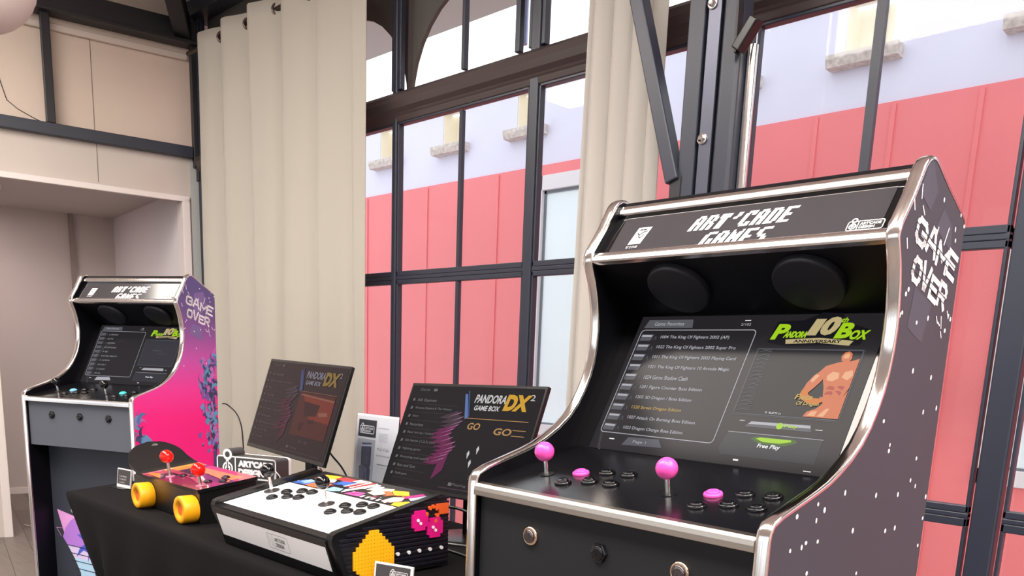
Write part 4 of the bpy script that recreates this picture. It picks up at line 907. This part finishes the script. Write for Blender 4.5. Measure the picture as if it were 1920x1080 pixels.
# ---------------------------------------------------------------- A4 leaflet in an upright holder
t = thing('leaflet', 'white printed leaflet with a small cabinet picture, upright between the monitors', 'leaflet', (-2.235, 1.545, TZ))
LF = Fr((0, 0, .004), (1, 0, 0), (0, .10, 1)); mb = MB(); mb.box(0, .212, 0, .296, -.001, .0, LF, 0)
g = Gfx(mb, LF, .0005, .0002)
g.rect(.012, .225, .105, .278, 1, 1); logo(g, .022, .236, .072, 0, 1, 2, .07, False)
g.rect(.012, .01, .105, .218, 3, 1); g.poly([(.036, .19), (.038, .205), (.088, .208), (.09, .14), (.084, .125), (.040, .13)], 2, 2); g.poly([(.042, .19), (.044, .142), (.078, .138), (.080, .192)], 4, 3); g.poly([(.030, .13), (.040, .135), (.090, .128), (.092, .01), (.045, .01)], 2, 2); g.line([(.07, .126), (.071, .01)], .001, 3, 4)
g.poly([(.045, .075), (.052, .03), (.068, .055), (.058, .07)], 5, 4); g.line([(.036, .196), (.086, .200)], .006, 5, 4)
g.scribble(.118, .255, .05, .004, 4, 1, 1); g.scribble(.118, .188, .06, .009, 4, 1, 5); g.scribble(.116, .170, .072, .005, 4, 1, 7); g.line([(.122, .145), (.18, .145)], .002, 4, 1)
for k in range(7): g.line([(.12, .240-k*.004), (.165, .240-k*.004)], .0008, 3, 1)
g.line([(.12, .135), (.18, .135)], .001, 3, 1)
mb.build('sheet', [mat('paper_white', (232, 232, 240), .6), mat('leaflet_dark', (64, 64, 72), .5), mat('leaflet_slate', (78, 84, 112), .5), mat('leaflet_grey', (186, 188, 200), .5), mat('leaflet_ink', (96, 98, 116), .5), mat('leaflet_pale', (196, 204, 226), .5)], t)
mb = MB(); mb.box(-.002, .214, -.001, .29, .002, .0035, LF); mb.box(-.002, .214, -.001, .298, -.0045, -.002, LF); mb.box(-.002, .214, -.001, .006, -.05, .003, Fr((0, 0, 0), (1, 0, 0), (0, 0, 1))); mb.build('clear_holder', acrylic, t)
# small label holders
def holder(label, loc, rz, wd, h, lab, edge):
    t = thing('label_holder', label, 'label holder', loc, rz)
    mb = MB(); fr = Fr((0, 0, 0), (1, 0, 0), (0, .12, 1)); mb.box(0, wd, .001, h, -.004, 0, fr, 0); g = Gfx(mb, fr, .0004, .0002)
    if lab == 'logo':
        g.rect(.004, .002, wd-.006, h-.004, 1, 0); logo(g, wd*.42, h*.48, wd*.45, 0, 1, 1, .05, False)
    else:
        g.rect(.003, .012, wd-.003, h-.004, 1, 0); g.scribble(wd*.18, h*.55, wd*.5, .006, 0, 2, 2); g.scribble(wd*.18, h*.4, wd*.5, .006, 0, 2, 6); g.scribble(wd*.18, h*.25, wd*.4, .005, 0, 2, 8)
    mb.build('card', [mat('holder_white_edge', (226, 224, 226), .4), mat('card_charcoal', (62, 58, 60), .4)], t)
    mb = MB(); mb.box(0, wd, -.03, .0, 0, .003); mb.build('foot', acrylic, t)
    return t
holder('small clear label holder standing left of the skateboard console', (-2.992, 1.10, TZ), .15, .085, .066, 'text', 1)
holder("small dark ART'CADE card at the bottom edge, before the bead-picture side", (-1.392, 1.02, TZ), .32, .095, .055, 'logo', 1)

# ---------------------------------------------------------------- cables
def cable(label, pts, r=.003, m=black_plastic, name='cable'):
    P = [Vector(p) for p in pts]; out = []
    for i in range(len(P)-1):
        p0, p1, p2, p3 = P[max(i-1, 0)], P[i], P[i+1], P[min(i+2, len(P)-1)]
        for k in range(8):
            s = k/8; out.append(.5*((2*p1)+(-p0+p2)*s+(2*p0-5*p1+4*p2-p3)*s*s+(-p0+3*p1-3*p2+p3)*s**3))
    out.append(P[-1]); mb = MB(); mb.tube(out, r, 8); return tag(mb.build(name, m), label, 'cable')
cable('black cable curving down to the table behind the maroon-screened monitor', [(-2.24, 1.44, 1.0), (-2.24, 1.47, .93), (-2.18, 1.48, .88), (-2.12, 1.48, .81), (-2.09, 1.46, .755)])
cable('short thin red-brown cable under the maroon-screened monitor', [(-2.262, 1.45, .875), (-2.25, 1.45, .868), (-2.23, 1.44, .85), (-2.20, 1.43, .756)], .002, mat('red_brown_cable', (120, 40, 40), .4))
cable('black cable from the back of the pink cabinet down to the table', [(-3.655, 1.83, .99), (-3.62, 1.84, .985), (-3.56, 1.86, .93), (-3.545, 1.87, .80), (-3.54, 1.87, .4), (-3.54, 1.87, .01)])
cable('thick black cable looping between the white console and the large cabinet', [(-1.66, 1.33, .80), (-1.58, 1.36, .86), (-1.48, 1.38, .855), (-1.40, 1.40, .80), (-1.30, 1.42, .757)], .004)
cable('round coil of black cable beside the large cabinet', [(-1.33, 1.36, .88), (-1.39, 1.37, .90), (-1.44, 1.37, .87), (-1.45, 1.37, .82), (-1.40, 1.38, .78), (-1.33, 1.38, .757)], .0035)
cable('black cable lying flat across the back of the table', [(-1.80, 1.33, .755), (-1.58, 1.36, .756), (-1.42, 1.35, .755), (-1.22, 1.34, .755)], .004)
cable('white cable curled on the alcove floor', [tuple(LW(.10, .006, -.35)), tuple(LW(.2, .006, -.2)), tuple(LW(.3, .03, -.3)), tuple(LW(.42, .006, -.15)), tuple(LW(.55, .006, -.3))], .004, mat('dirty_white_cable', (190, 184, 180), .5))
t = thing('white_key_ring_tag', 'small white wire clip beside the block sign', 'clip', (-2.62, 1.50, TZ), .3)
mb = MB(); mb.tube([(0, 0, .0), (-.004, 0, .05), (.0, 0, .072), (.02, 0, .055), (.028, 0, .02), (.03, 0, 0)], .0022, 8); mb.build('wire_loop', white_print, t)
